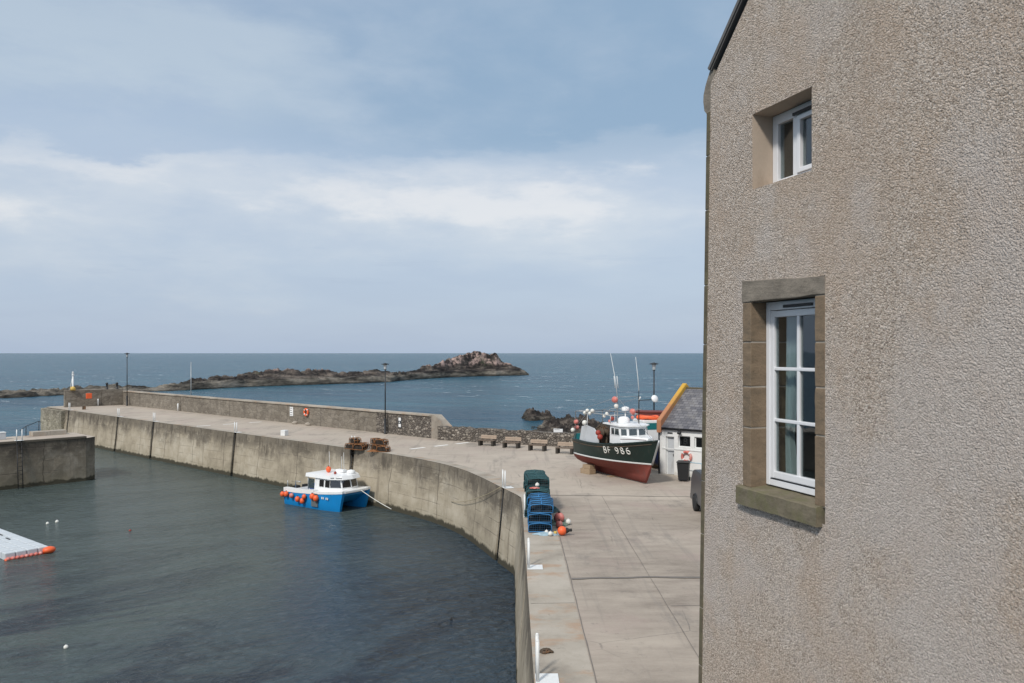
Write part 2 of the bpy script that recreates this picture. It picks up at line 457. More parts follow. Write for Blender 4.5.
def mat_sandstone(name, c, dark=(.12, .10, .075), green=.0):
    m, n, b = newmat(name)
    co = n.coord('Object')
    f = n.noise(n.mapv(co, (1, 1, 2.2)), 5, 8, .7)
    col = n.ramp(f, [(.25, dark), (.5, c), (.75, tuple(min(1, x * 1.3) for x in c))])
    sp = n.ss(n.noise(co, 30, 6, .7), .55, .7)
    col = n.mix(n.math('MULTIPLY', sp, .35), col, tuple(x * .45 for x in c))
    if green:
        g = n.ss(n.noise(n.mapv(co, (1, 1, 1), (3, 8, 1)), 7, 6, .7), .42, .62)
        col = n.mix(n.math('MULTIPLY', g, green), col, (.15, .145, .075))
    n.put(b.inputs['Base Color'], col); b.inputs['Roughness'].default_value = .92
    b.inputs['Specular IOR Level'].default_value = .25
    n.put(b.inputs['Normal'], n.bump(n.math('ADD', n.noise(co, 18, 7, .7), n.math('MULTIPLY', n.noise(co, 70, 4), .5)), .6, .012))
    return m
MT['jamb'] = mat_sandstone('brown_sandstone', (.215, .160, .108))
MT['lintel'] = mat_sandstone('grey_weathered_sandstone', (.235, .205, .168), (.12, .105, .085))
MT['sill'] = mat_sandstone('mossy_sandstone_sill', (.18, .155, .11), (.09, .08, .05), .6)
MT['quoin'] = mat_sandstone('dark_corner_stone', (.125, .105, .075), (.07, .062, .045), .4)
MT['reveal'] = paint('smooth_render_reveal', (.46, .375, .295), .9, .12, 3, .15, dirt=(.22, .17, .13), dirt_amt=.6)
MT['mortar'] = paint('pale_mortar', (.36, .32, .27), .95, .2, 12, .2)

def mat_slate():
    m, n, b = newmat('blue_grey_slate')
    uv = n.coord('UV')
    br = n.new('ShaderNodeTexBrick'); n.put(br.inputs['Vector'], uv)
    br.inputs['Color1'].default_value = (.085, .085, .10, 1); br.inputs['Color2'].default_value = (.20, .195, .205, 1)
    br.inputs['Mortar'].default_value = (.04, .04, .045, 1)
    br.inputs['Scale'].default_value = 1.0; br.inputs['Mortar Size'].default_value = .012
    br.inputs['Brick Width'].default_value = .30; br.inputs['Row Height'].default_value = .20
    ns = n.noise(uv, 1.5, 7, .7)
    col = n.mix(n.math('MULTIPLY', n.ss(ns, .45, .7), .5), br.outputs[0], (.24, .225, .205))
    n.put(b.inputs['Base Color'], col); b.inputs['Roughness'].default_value = .65
    n.put(b.inputs['Normal'], n.bump(br.outputs[1], .5, -.02))
    return m
MT['slate'] = mat_slate()

def mat_limewash():
    m, n, b = newmat('white_limewash')
    co = n.coord('Object')
    st = n.ss(n.noise(n.mapv(co, (1.5, 1.5, .3)), 1.5, 8, .7), .5, .75)
    col = n.mix(n.math('MULTIPLY', st, .3), (.76, .76, .745), (.45, .42, .37))
    low = n.math('SUBTRACT', 1, n.ss(n.math('ADD', n.sep(co)[2], n.math('MULTIPLY', n.noise(co, 4, 5), .4)), .15, .5))
    col = n.mix(n.math('MULTIPLY', low, .5), col, (.30, .27, .22))
    n.put(b.inputs['Base Color'], col); b.inputs['Roughness'].default_value = .85
    n.put(b.inputs['Normal'], n.bump(n.noise(co, 9, 6, .7), .4, .02))
    return m
MT['limewash'] = mat_limewash()
def mat_lichen():
    m, n, b = newmat('orange_lichened_coping')
    co = n.coord('Object'); s = n.sep(co)
    f = n.ss(n.math('ADD', s[2], n.math('MULTIPLY', n.math('SUBTRACT', n.noise(co, 2.5, 6, .7), .5), 1.4)), 3.2, 4.4)
    col = n.mix(f, (.42, .19, .10), (.56, .33, .045))
    col = n.mix(n.math('MULTIPLY', n.ss(n.noise(co, 6, 7, .7), .55, .7), .4), col, (.25, .16, .09))
    n.put(b.inputs['Base Color'], col); b.inputs['Roughness'].default_value = .9
    return m
MT['lichen'] = mat_lichen()

def mat_rock(name, strata=(.3, .3, 1.6), guano=.0, top=-1.1):
    m, n, b = newmat(name)
    co = n.coord('Object'); s = n.sep(co)
    f = n.noise(n.mapv(co, strata), .35, 10, .72)
    f2 = n.noise(n.mapv(co, (1, 1, 1.5)), .16, 7, .7)
    dark = n.ramp(f, [(.38, (.012, .011, .011)), (.5, (.045, .038, .034)), (.66, (.19, .16, .135))])
    ledge = n.ramp(f, [(.40, (.025, .023, .020)), (.52, (.115, .104, .086)), (.68, (.28, .25, .21))])
    hz = n.math('ADD', s[2], n.math('MULTIPLY', n.math('SUBTRACT', f2, .5), 1.5))
    up = n.ss(hz, top - .6, top)
    col = n.mix(up, ledge, dark)
    if guano:
        g = n.math('MULTIPLY', n.ss(hz, .2, 2.2), n.ss(n.noise(n.mapv(co, (1, 1, 1.2), (4, 2, 9)), .27, 9, .75), .47, .60))
        col = n.mix(n.math('MULTIPLY', g, guano), col, (.50, .36, .31))
        g2 = n.math('MULTIPLY', n.ss(hz, -.6, .6), n.ss(n.noise(n.mapv(co, (1, 1, 1.2), (14, 2, 3)), .2, 6, .7), .56, .66))
        col = n.mix(n.math('MULTIPLY', g2, .35), col, (.07, .10, .04))
    wet = n.math('SUBTRACT', 1, n.ss(n.math('ADD', s[2], n.math('MULTIPLY', n.math('SUBTRACT', f, .5), 1.2)), WATER - .1, WATER + .55))
    col = n.mix(wet, col, (.018, .016, .013))
    n.put(b.inputs['Base Color'], col); b.inputs['Roughness'].default_value = .9
    b.inputs['Specular IOR Level'].default_value = .25
    n.put(b.inputs['Normal'], n.bump(f, .8, .5))
    return m
MT['reef'] = mat_rock('reef_rock', guano=.95)
MT['shore'] = mat_rock('shore_rock', (.9, .9, 2.5), top=-2.6)

def mat_sea():
    m, n, b = newmat('open_sea_water')
    co = n.coord('Object')
    v = n.mapv(co, (1, 1, 1), rot=(0, 0, radians(25)))
    w1 = n.noise(n.mapv(v, (.6, 1.4, 1)), .38, 7, .64, .4)
    chop = n.noise(n.mapv(v, (.35, .9, 1), (3, 9, 0)), .16, 5, .65, .4)
    big = n.noise(n.mapv(co, (.4, 1.6, 1)), .028, 6, .62, .8)
    col = n.ramp(big, [(.36, (.012, .066, .112)), (.62, (.028, .110, .150))])
    col = n.mix(n.math('MULTIPLY', n.ss(chop, .42, .62), .55), col, (.012, .045, .078))
    c = n.noise(n.mapv(v, (.20, .50, 1)), 1.0, 5, .62, .6)
    cm = n.math('MULTIPLY', n.ss(c, .645, .675), n.ss(n.noise(n.mapv(v, (.016, .03, 1)), 1, 4), .40, .50))
    col = n.mix(n.math('MULTIPLY', cm, .85), col, (.66, .70, .72))
    n.put(b.inputs['Base Color'], col); b.inputs['Roughness'].default_value = .25
    b.inputs['IOR'].default_value = 1.33; b.inputs['Specular IOR Level'].default_value = .22
    h = n.math('ADD', w1, n.math('MULTIPLY', chop, 1.2))
    n.put(b.inputs['Normal'], n.bump(h, 1.0, 1.3))
    return m
def mat_harbour_water():
    m, n, b = newmat('harbour_water')
    co = n.coord('Object'); s = n.sep(co)
    ra = n.mapv(co, rot=(0, 0, radians(-30)))
    r1 = n.noise(n.mapv(ra, (.9, 1.3, 1)), 1.35, 5, .60, .5)
    r2 = n.noise(n.mapv(ra, (.8, 1.4, 1), (3, 9, 0)), 3.3, 4, .62, .4)
    big = n.noise(n.mapv(co, (.7, 1.2, 1)), .075, 6, .62, 1.0)
    # sandy bottom showing at the left, depth and darker slanting patches to the lower right
    gs = n.ss(n.math('ADD', n.math('ADD', n.math('MULTIPLY', s[0], -1), n.math('MULTIPLY', s[1], .12)), n.math('MULTIPLY', n.math('SUBTRACT', big, .5), 22)), 6, 20)
    col = n.mix(gs, (.028, .048, .068), (.066, .088, .082))
    rd = n.mapv(co, rot=(0, 0, radians(-42)))
    st = n.ss(n.noise(n.mapv(rd, (.6, 1.3, 1), (5, 2, 0)), .12, 7, .66, .9), .47, .60)
    near = n.math('SUBTRACT', 1, n.ss(s[1], 26, 42))
    col = n.mix(n.math('MULTIPLY', n.math('MULTIPLY', st, n.math('MULTIPLY_ADD', near, .80, .10)), .9), col, (.018, .028, .044))
    col = n.mix(n.math('MULTIPLY', n.ss(r2, .50, .66), .34), col, (.100, .125, .140))  # paler ripple faces, sky reflection put into the colour
    n.put(b.inputs['Base Color'], col); b.inputs['Roughness'].default_value = .20
    b.inputs['IOR'].default_value = 1.33; b.inputs['Specular IOR Level'].default_value = .5
    h = n.math('ADD', r1, n.math('MULTIPLY', r2, .42))
    n.put(b.inputs['Normal'], n.bump(h, n.math('MULTIPLY_ADD', st, .35, .65), .42))
    return m
MT['sea'] = mat_sea()
MT['harbour'] = mat_harbour_water()
# ================================================================== world, sun, camera
def build_world():
    w = bpy.data.worlds.new('World'); SC.world = w; w.use_nodes = True
    n = NT(w.node_tree); bg = w.node_tree.nodes['Background']; out = w.node_tree.nodes['World Output']
    sky = n.new('ShaderNodeTexSky', sky_type='NISHITA', sun_disc=False)
    sky.sun_elevation = radians(SUN_EL); sky.sun_rotation = radians(SUN_ROT); sky.air_density = 1.2; sky.dust_density = 1.5
    n.l.new(sky.outputs[0], bg.inputs[0]); bg.inputs[1].default_value = .12
    d = n.coord('Generated'); s = n.sep(d)
    az = n.math('ARCTAN2', s[0], s[1]); el = n.math('ARCSINE', n.math('MINIMUM', n.math('MAXIMUM', s[2], -1), 1))
    v = n.mapv(d, (1, 1, 3.0))
    # cloud-deck coordinates: directions projected on a flat layer overhead
    k = n.math('DIVIDE', 1.0, n.math('ADD', n.math('MAXIMUM', s[2], 0.0), .16))
    dk = n.comb(n.math('MULTIPLY', s[0], k), n.math('MULTIPLY', s[1], k), 0.0)
    nA = n.noise(dk, .95, 8, .58, .25); nB = n.noise(n.mapv(dk, (1, 1, 1), (4, 7, 2)), 2.4, 7, .58, .2)
    n1 = n.noise(v, 3.0, 7, .56, .1); n2 = n.noise(n.mapv(v, (1, 1, 1.1), (3, 1, 5)), 7.0, 8, .58, .1)
    wisp = n.math('ADD', n.math('MULTIPLY', n.math('SUBTRACT', n1, .5), .22), n.math('MULTIPLY', n.math('SUBTRACT', n2, .5), .10))
    base = n.ramp(el, [(0, (.465, .565, .725)), (.07, (.475, .575, .730)), (.15, (.515, .605, .735)), (.24, (.47, .575, .72)), (.36, (.36, .475, .635)), (.6, (.52, .59, .70)), (1., (.82, .86, .90))])
    up = n.ss(el, .20, .27)
    # blue-grey base of the overcast, darker and bluer towards the right
    hz = n.math('MULTIPLY', n.ss(n.math('ADD', az, n.math('MULTIPLY', wisp, 2.2)), -.46, .04), n.math('MULTIPLY', up, n.math('SUBTRACT', 1, n.ss(el, .42, .9))))
    hz = n.math('MULTIPLY', hz, n.math('SUBTRACT', 1, n.ss(az, .5, 1.0)))
    base = n.mix(n.math('MULTIPLY', hz, .92), base, (.295, .430, .590))
    # pale broken patches in it
    pt = n.math('MULTIPLY', n.ss(n.math('ADD', n.math('MULTIPLY', nA, .65), n.math('MULTIPLY', nB, .35)), .46, .62), n.math('SUBTRACT', 1, n.math('MULTIPLY', hz, .55)))
    base = n.mix(n.math('MULTIPLY', n.math('MULTIPLY', pt, up), .75), base, (.56, .645, .745))
    # slightly lilac shadow in the lower veil
    lo = n.math('MULTIPLY', n.math('SUBTRACT', 1, up), n.ss(nA, .40, .60))
    base = n.mix(n.math('MULTIPLY', lo, .38), base, (.43, .525, .69))
    # pale veil, upper left
    ev = n.math('ADD', el, wisp)
    veil = n.math('MULTIPLY', n.math('MULTIPLY', n.ss(ev, .255, .32), n.math('SUBTRACT', 1, n.ss(ev, .335, .41))), n.math('SUBTRACT', 1, n.ss(n.math('ADD', az, n.math('MULTIPLY', wisp, 2)), -.38, -.10)))
    base = n.mix(n.math('MULTIPLY', veil, .70), base, (.56, .655, .745))
    # bright bank with a lumpy upper edge, fading downwards
    e2 = n.math('ADD', el, n.math('MULTIPLY', wisp, 1.0))
    edge = n.math('MULTIPLY_ADD', az, .030, .232)
    bank = n.math('MULTIPLY', n.ss(e2, .07, .19), n.math('SUBTRACT', 1, n.ss(n.math('SUBTRACT', e2, edge), -.012, .016)))
    bank = n.math('MULTIPLY', bank, n.math('MULTIPLY_ADD', n.ss(n.math('ADD', nA, n.math('MULTIPLY', n1, .8)), .74, 1.0), .75, .25))
    base = n.mix(bank, base, (.645, .705, .785))
    bil = n.math('MULTIPLY', n.math('MULTIPLY', n.ss(n.math('SUBTRACT', e2, edge), -.075, -.03), n.math('SUBTRACT', 1, n.ss(n.math('SUBTRACT', e2, edge), -.012, .010))), n.ss(n.math('ADD', n1, n.math('MULTIPLY', n2, .5)), .68, .88))
    base = n.mix(n.math('MULTIPLY', bil, .85), base, (.84, .845, .865))
    # thin darker streaks low in the veil
    sk = n.math('MULTIPLY', n.ss(n.noise(n.mapv(d, (1.5, 1.5, 16), (2, 2, 2)), 3.2, 5, .6), .56, .70), n.math('MULTIPLY', n.ss(el, .05, .09), n.math('SUBTRACT', 1, n.ss(el, .13, .17))))
    base = n.mix(n.math('MULTIPLY', sk, .35), base, (.41, .50, .66))
    bg2 = n.new('ShaderNodeBackground'); n.l.new(base, bg2.inputs[0]); bg2.inputs[1].default_value = 1.0
    mx = n.new('ShaderNodeMixShader'); mx.inputs[0].default_value = .86
    n.l.new(bg.outputs[0], mx.inputs[1]); n.l.new(bg2.outputs[0], mx.inputs[2]); n.l.new(mx.outputs[0], out.inputs[0])

SUN_EL = 44.0
SUN_AZ = -152.0     # degrees clockwise from +Y: behind the camera, to the left
SUN_ROT = SUN_AZ
build_world()
sd = bpy.data.lights.new('sun', 'SUN'); sd.energy = 2.75; sd.angle = radians(7); sd.color = (1, .95, .88)
so = bpy.data.objects.new('sun', sd); COL.objects.link(so)
sv = Vector((sin(radians(SUN_AZ)) * cos(radians(SUN_EL)), cos(radians(SUN_AZ)) * cos(radians(SUN_EL)), sin(radians(SUN_EL))))
so.rotation_euler = sv.to_track_quat('Z', 'Y').to_euler(); so.location = (-20, -20, 40)

cd = bpy.data.cameras.new('camera'); cam = bpy.data.objects.new('camera', cd); COL.objects.link(cam)
cam.location = (0, 0, H); cam.rotation_euler = (radians(90), 0, 0)
cd.sensor_width = 36; cd.lens = 36 * F / 1024; cd.shift_y = (HZ - 341.5) / 1024
cd.clip_start = .1; cd.clip_end = 80000
SC.camera = cam
SC.view_settings.view_transform = 'Standard'; SC.view_settings.look = 'None'
SC.view_settings.exposure = 0.0; SC.view_settings.gamma = 1.0
SC.render.resolution_x = 1024; SC.render.resolution_y = 683
try:
    SC.cycles.use_denoising = True; SC.cycles.denoiser = 'OPENIMAGEDENOISE'
    SC.cycles.denoising_input_passes = 'RGB_ALBEDO_NORMAL'
    SC.cycles.max_bounces = 6; SC.cycles.transparent_max_bounces = 12
    SC.cycles.caustics_reflective = False; SC.cycles.caustics_refractive = False
except Exception: pass

# ================================================================== water
bm = B(); quad(bm, [(-30000, -3000, WATER), (30000, -3000, WATER), (30000, 42000, WATER), (-30000, 42000, WATER)])
struct('sea', bm, MT['sea'])

U = Vector((-.735, .678, 0)).normalized(); N = Vector((-U.y * -1, -U.x, 0)).normalized()
N = Vector((U.y, -U.x, 0)).normalized()
if N.y < 0: N = -N
def pier(u, n, z=0.0):
    p = U * u + N * n; return Vector((p.x, p.y, z))

# ------------------------------------------------------------------ inner edge of the quay
EDGE0 = [(.44, -14), (.44, 10), (.44, 32.0), (.42, 35.0), (.40, 35.1), (-.45, 37.4), (-1.5, 40.5), (-2.87, 43.9), (-5.1, 47.2), (-8.2, 50.6)]
EDGE0 = [Vector((x, y, 0)) for x, y in EDGE0]
def chaikin(p):
    q = [p[0]]
    for a, b in zip(p, p[1:]): q += [a * .75 + b * .25, a * .25 + b * .75]
    return q + [p[-1]]
EDGE = EDGE0[:4] + chaikin(chaikin(EDGE0[4:])) + [pier(u, 31.65) for u in range(44, 103, 2)] + [pier(103.2, 31.75), pier(104.0, 32.5)]
ACC = [0.0]
for a, b in zip(EDGE, EDGE[1:]): ACC.append(ACC[-1] + (b - a).length)
def edge_at(a):
    a = min(max(a, 0), ACC[-1] - 1e-4)
    for i in range(len(EDGE) - 1):
        if ACC[i + 1] >= a:
            t = (a - ACC[i]) / (ACC[i + 1] - ACC[i]); d = (EDGE[i + 1] - EDGE[i]).normalized()
            # smooth the direction between neighbouring segments
            j = min(i + 1, len(EDGE) - 2); k = max(i - 1, 0)
            d2 = (EDGE[j + 1] - EDGE[k]).normalized()
            return EDGE[i].lerp(EDGE[i + 1], t), d2
def arc_at_px(px):
    best = None
    a = 20.0
    while a < ACC[-1]:
        p, d = edge_at(a)
        x = 512 + F * p.x / p.y
        e = abs(x - px)
        if best is None or e < best[0]: best = (e, a)
        a += .05
    return best[1]
def arc_at_z(z):
    return z + 14.0
LADDERS = [('px', 69), ('px', 118), ('px', 153.5), ('px', 235), ('px', 352.5), ('px', 503), ('z', 30.9), ('z', 23.5), ('z', 15.45)]
LARC = [arc_at_px(v) if k == 'px' else arc_at_z(v) for k, v in LADDERS]
NW = .22
def wall_prof(z): return .33 * (-z) / 3.4 if z > -3.4 else .33 + (-z - 3.4) * .05
def left(d): return Vector((-d.y, d.x, 0))
ZL = [0.0, -.55, -1.2, -1.9, -2.6, -3.1, -3.4, -6.5]
def build_inner_wall():
    bm = B(); uvl = bm.loops.layers.uv.new('UVMap')
    arcs = [0.0]
    a = 0.0
    while a < ACC[-1] - .7:
        a += .6
        arcs.append(a)
    arcs.append(ACC[-1] - 1e-3)
    st = [(q, 0) for q in arcs if all(abs(q - l) > NW + .05 for l in LARC)]
    for l in LARC: st += [(l - NW, 0), (l - NW + .001, 1), (l + NW - .001, 1), (l + NW, 0)]
    st.sort()
    cols = []
    for (q, ins) in st:
        p, d = edge_at(q); ln = left(d)
        row = []
        for z in ZL:
            w = wall_prof(z)
            if ins: w -= .30
            jig = (mnoise.noise(Vector((q * .5, z * .8, 2))) * .035) if (z < -.3 and not ins) else 0
            v = p + ln * (w + jig); row.append((bm.verts.new((v.x, v.y, z)), q, z))
        cols.append(row)
    for A, C in zip(cols, cols[1:]):
        for i in range(len(ZL) - 1):
            qd = [A[i], C[i], C[i + 1], A[i + 1]]
            f = bm.faces.new([t[0] for t in qd])
            for lp, t in zip(f.loops, qd): lp[uvl].uv = (t[1], t[2])
    o = obj('harbour_wall', bm, MT['wall_in'])
    tag(o, 'long curved concrete harbour wall streaked dark under its edge, round the inner basin', 'harbour wall')
build_inner_wall()

def uvwall(name, path, z0, z1, mat, thick=0.0, seg=.5, rows=4, wob=0.0, bevel_top=True, parent=None, tw=0.0, topwob=0.0, u0=0.0):
    """masonry wall along a 3D path (xy), from z0 to z1, with UVs in metres; thickness grows to the left of the path"""
    bm = B(); uvl = bm.loops.layers.uv.new('UVMap')
    P = [Vector((p[0], p[1], 0)) for p in path]
    pts = []; acc = u0
    for a, b in zip(P, P[1:]):
        n = max(1, int((b - a).length / seg)); d = (b - a).normalized()
        for i in range(n): pts.append((a.lerp(b, i / n), d, acc + (b - a).length * i / n))
        acc += (b - a).length
    pts.append((P[-1], (P[-1] - P[-2]).normalized(), acc))
    def ring(p, d, u, k):
        ln = left(d); out = []
        tz = z1(u) if callable(z1) else z1
        tz += topwob * mnoise.noise(Vector((u * 1.9, 3.1, 0)))
        for i in range(rows + 1):
            z = z0 + (tz - z0) * i / rows
            j = wob * mnoise.noise(Vector((u * 1.7, z * 2.2, 1)))
            v = p - ln * j; out.append((bm.verts.new((v.x, v.y, z)), u, z))
        w = thick
        for i in range(rows, -1, -1):
            z = z0 + (tz - z0) * i / rows
            j = wob * mnoise.noise(Vector((u * 1.7, z * 2.2, 9)))
            v = p + ln * (w + j); out.append((bm.verts.new((v.x, v.y, z)), u, z + (thick if i == rows else thick * 2)))
        return out
    rg = [ring(p, d, u, i) for i, (p, d, u) in enumerate(pts)]
    for A, C in zip(rg, rg[1:]):
        for i in range(len(A) - 1):
            q = [A[i], C[i], C[i + 1], A[i + 1]]
            f = bm.faces.new([t[0] for t in q])
            if i == rows: f.material_index = 1 if isinstance(mat, (list, tuple)) else 0
            for lp, t in zip(f.loops, q): lp[uvl].uv = (t[1], t[2])
    for A in (rg[0], rg[-1]):
        f = bm.faces.new([t[0] for t in A])
        for lp, t in zip(f.loops, A): lp[uvl].uv = (t[0].co.x + t[0].co.y, t[0].co.z)
    return obj(name, bm, mat, parent)

# ------------------------------------------------------------------ quay deck
RUB = [(-5.4, 58.0), (-1.2, 55.9), (3.4, 53.7), (9.5, 51.6), (16, 51), (34, 47)]
deckpoly = [v.copy() for v in EDGE] + [pier(104.0, 39.9), pier(43.6, 39.9)] + [Vector((x, y + .3, 0)) for x, y in RUB] + [Vector((60, 45, 0)), Vector((60, -14, 0))]
bm = B()
f = bm.faces.new([bm.verts.new(v) for v in deckpoly]); bmesh.ops.triangulate(bm, faces=[f])
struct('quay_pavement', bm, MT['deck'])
# raised coping strip along the edge, 4 mm proud
bm = B()
prev = None; q = 0.0
while q < ACC[-1]:
    p, d = edge_at(q); ln = left(d)
    w = 1.15 if p.y < 33 else max(.55, 1.15 - (p.y - 33) * .05)
    a = bm.verts.new((p.x + ln.x * .015, p.y + ln.y * .015, .006)); b_ = bm.verts.new((p.x - ln.x * w, p.y - ln.y * w, .006))
    if prev: bm.faces.new((prev[0], a, b_, prev[1]))
    prev = (a, b_); q += .8
struct('quay_coping', bm, MT['coping'])
# filled joints between the slabs
bm = B()
def strip(pts, w, z=.010):
    pts = [Vector((p[0], p[1], 0)) for p in pts]
    fine = []
    for a, b in zip(pts, pts[1:]):
        n = max(1, int((b - a).length / .25))
        fine += [a.lerp(b, i / n) for i in range(n)]
    fine.append(pts[-1]); pv = None
    for i, p in enumerate(fine):
        d = (fine[min(i + 1, len(fine) - 1)] - fine[max(i - 1, 0)]).normalized(); ln = left(d)
        k = w * (.75 + .9 * abs(mnoise.noise(p * 1.3))); c = p + ln * w * .6 * mnoise.noise(p * .9 + Vector((5, 5, 5)))
        A = bm.verts.new((*(c + ln * k / 2).xy, z)); C = bm.verts.new((*(c - ln * k / 2).xy, z))
        if pv: bm.faces.new((pv[0], A, C, pv[1]))
        pv = (A, C)
strip([(1.62, -5), (1.61, 12), (1.64, 27), (1.60, 33)], .026, .010)
strip([(3.86, -5), (3.86, 17), (3.90, 28.4), (3.95, 35.2)], .018, .011)
strip([(1.66, 22.35), (9, 22.6), (30, 23.4)], .17, .014)
strip([(1.66, 35.4), (4, 35.3), (8, 35.0)], .06, .013)
strip([(3.95, 19.9), (9, 20.3)], .025, .012)
for zz in (20.1, 26.2): strip([(.47, zz), (1.58, zz + .05)], .016, .013)
struct('paving_joint', bm, MT['joint'])
# bay markings painted across the pier
bm = B()
for (u, ns) in ((66.4, (32.7, 35.1, 37.6)), (40.4, (34.6, 36.7, 38.7))):
    for nn in ns:
        a = pier(u, nn - .62, .012); c = pier(u, nn + .62, .012); e = U * .15
        quad(bm, [a - e, a + e, c + e, c - e])
a = pier(42.3, 32.4, .012); c = pier(41.6, 33.1, .012); e = U * .15
quad(bm, [a - e, a + e, c + e, c - e])
struct('road_marking', bm, MT['roadpaint'])

# ------------------------------------------------------------------ parapet on the seaward side of the pier
sw = thing('sea_wall', 'tall mottled parapet along the seaward side of the pier with a pale flat top', 'wall', pier(74, 39.4))
def rel(o, root):
    o.parent = root; o.location = -root.location
path = [pier(51.0, 39.4), pier(101.2, 39.4), pier(101.2, 33.1)]
P0 = [(p.x, p.y) for p in path]
w1 = uvwall('wall_face', [P0[0], P0[1]], -6.5, 1.62, [MT['wall_par'], MT['coping']], thick=-.62, seg=1.2, rows=5, wob=.04); rel(w1, sw)
w3 = uvwall('rubble_face', [pier(44.4, 39.38).xy, pier(50.98, 39.38).xy], -6.5, 1.70, [MT['rubble'], MT['coping']], thick=-.62, seg=.16, rows=26, wob=.06); rel(w3, sw)
w2 = uvwall('wall_face', [(pier(100.6, 39.398)).xy, P0[2]], .02, 1.95, [MT['wall_par'], MT['coping']], thick=-.6, seg=1.0, rows=4, wob=.04); rel(w2, sw)
bm = B()
for (a, b, wd) in ((pier(44.4, 39.3), pier(100.5, 39.3), .82),):
    d = (b - a).normalized(); ln = N
    n = 34
    for i in range(n):
        p = a.lerp(b, i / n); q_ = a.lerp(b, (i + .994) / n)
        hh = 1.622 + .012 * mnoise.noise(Vector((i * .7, 0, 0)))
        vs = [p, q_, q_ + ln * wd, p + ln * wd]
        prism(bm, [Vector((v.x, v.y, 0)) for v in vs], (0, 0, hh), (0, 0, hh + .11))
c1 = obj('coping_course', bm, MT['coping']); rel(c1, sw)
# sloping pale end block where the parapet stops
bm = B()
e0 = pier(43.5, 39.36); w_ = N * .7
prof = [(0, .0), (0, 1.74), (.35, 1.74), (1.5, .95), (1.5, .0)]
poly = [e0 - U * (x - .9) * 1 + Vector((0, 0, z)) for x, z in prof]
prism(bm, poly, (0, 0, 0), w_)
c2 = obj('end_block', bm, MT['coping']); rel(c2, sw)

# masonry round the pier head
bm = B()
o = uvwall('pier_head', [pier(104.0, 32.5).xy, pier(104.3, 35).xy, pier(104.0, 40.0).xy], -6.5, -.02, MT['wall_end'], thick=-1.2, seg=.8, rows=6, wob=.08)
tag(o, 'rough stone end of the pier at the harbour mouth', 'pier head')
# inner face near the head is older stone
o = uvwall('stone_facing', [pier(96.5, 31.18).xy, pier(103.4, 31.22).xy, pier(104.25, 32.2).xy], -3.6, -.12, MT['wall_end'], thick=-.5, seg=.6, rows=5, wob=.07)
tag(o, 'patch of yellowish lichened stonework at the tip of the pier, left of the ladders', 'stone facing')

# rubble sea wall behind the benches
o = uvwall('rubble_wall', [Vector(p) for p in RUB], -4.5, lambda u: 1.0 - .08 * min(u, 8) / 8, MT['rubble'], thick=.55, seg=.16, rows=22, wob=.09, topwob=.13)
tag(o, 'low dry stone wall behind the row of benches', 'stone wall')

# ------------------------------------------------------------------ jetty on the left
jt = thing('jetty', 'dark stained concrete jetty facing the pier across the harbour mouth', 'jetty', pier(64.9, 15, 0))
jz = -.15
o = uvwall('jetty_wall', [pier(64.9, -25).xy, pier(64.9, 22.7).xy, pier(65.5, 23.55).xy, pier(70.2, 23.6).xy], -6.5, jz, MT['wall_jetty'], thick=.02, seg=.9, rows=7, wob=.05); rel(o, jt)
bm = B()
f = bm.faces.new([bm.verts.new((*pier(u, n_).xy, jz + .004)) for u, n_ in ((64.88, -25), (64.88, 22.7), (65.48, 23.56), (70.2, 23.6), (70.2, -25))])
o = obj('jetty_deck', bm, MT['deck']); rel(o, jt)
bm = B()
prism(bm, [pier(64.84, -25), pier(64.84, 22.72), pier(65.2, 22.7), pier(65.2, -25)], (0, 0, jz + .006), (0, 0, jz + .14))
o = obj('kerb', bm, MT['wall_jetty']); rel(o, jt)
bm = B()
for a, b in ((20.3, 21.5), (21.52, 22.7)):
    prism(bm, [pier(69.0, a), pier(69.0, b), pier(69.9, b), pier(69.9, a)], (0, 0, jz + .01), (0, 0, jz + .34))
o = obj('raised_slab', bm, MT['coping']); rel(o, jt)
bm = B()
prism(bm, [pier(64.9, -24.9), pier(65.0, 22.5), pier(70, 23.4), pier(70, -24.9)], (0, 0, -6), (0, 0, jz - .05))
o = obj('core', bm, MT['wall_jetty']); rel(o, jt)

# ------------------------------------------------------------------ harbour water
poly = [v.copy() for v in EDGE] + [pier(104, 31), pier(70.1, 23.7), pier(65, 23.5), pier(64.9, -40), Vector((-60, -14, 0))]
bm = B()
f = bm.faces.new([bm.verts.new((v.x, v.y, WATER + .004)) for v in poly]); bmesh.ops.triangulate(bm, faces=[f])
struct('harbour_water', bm, MT['harbour'])

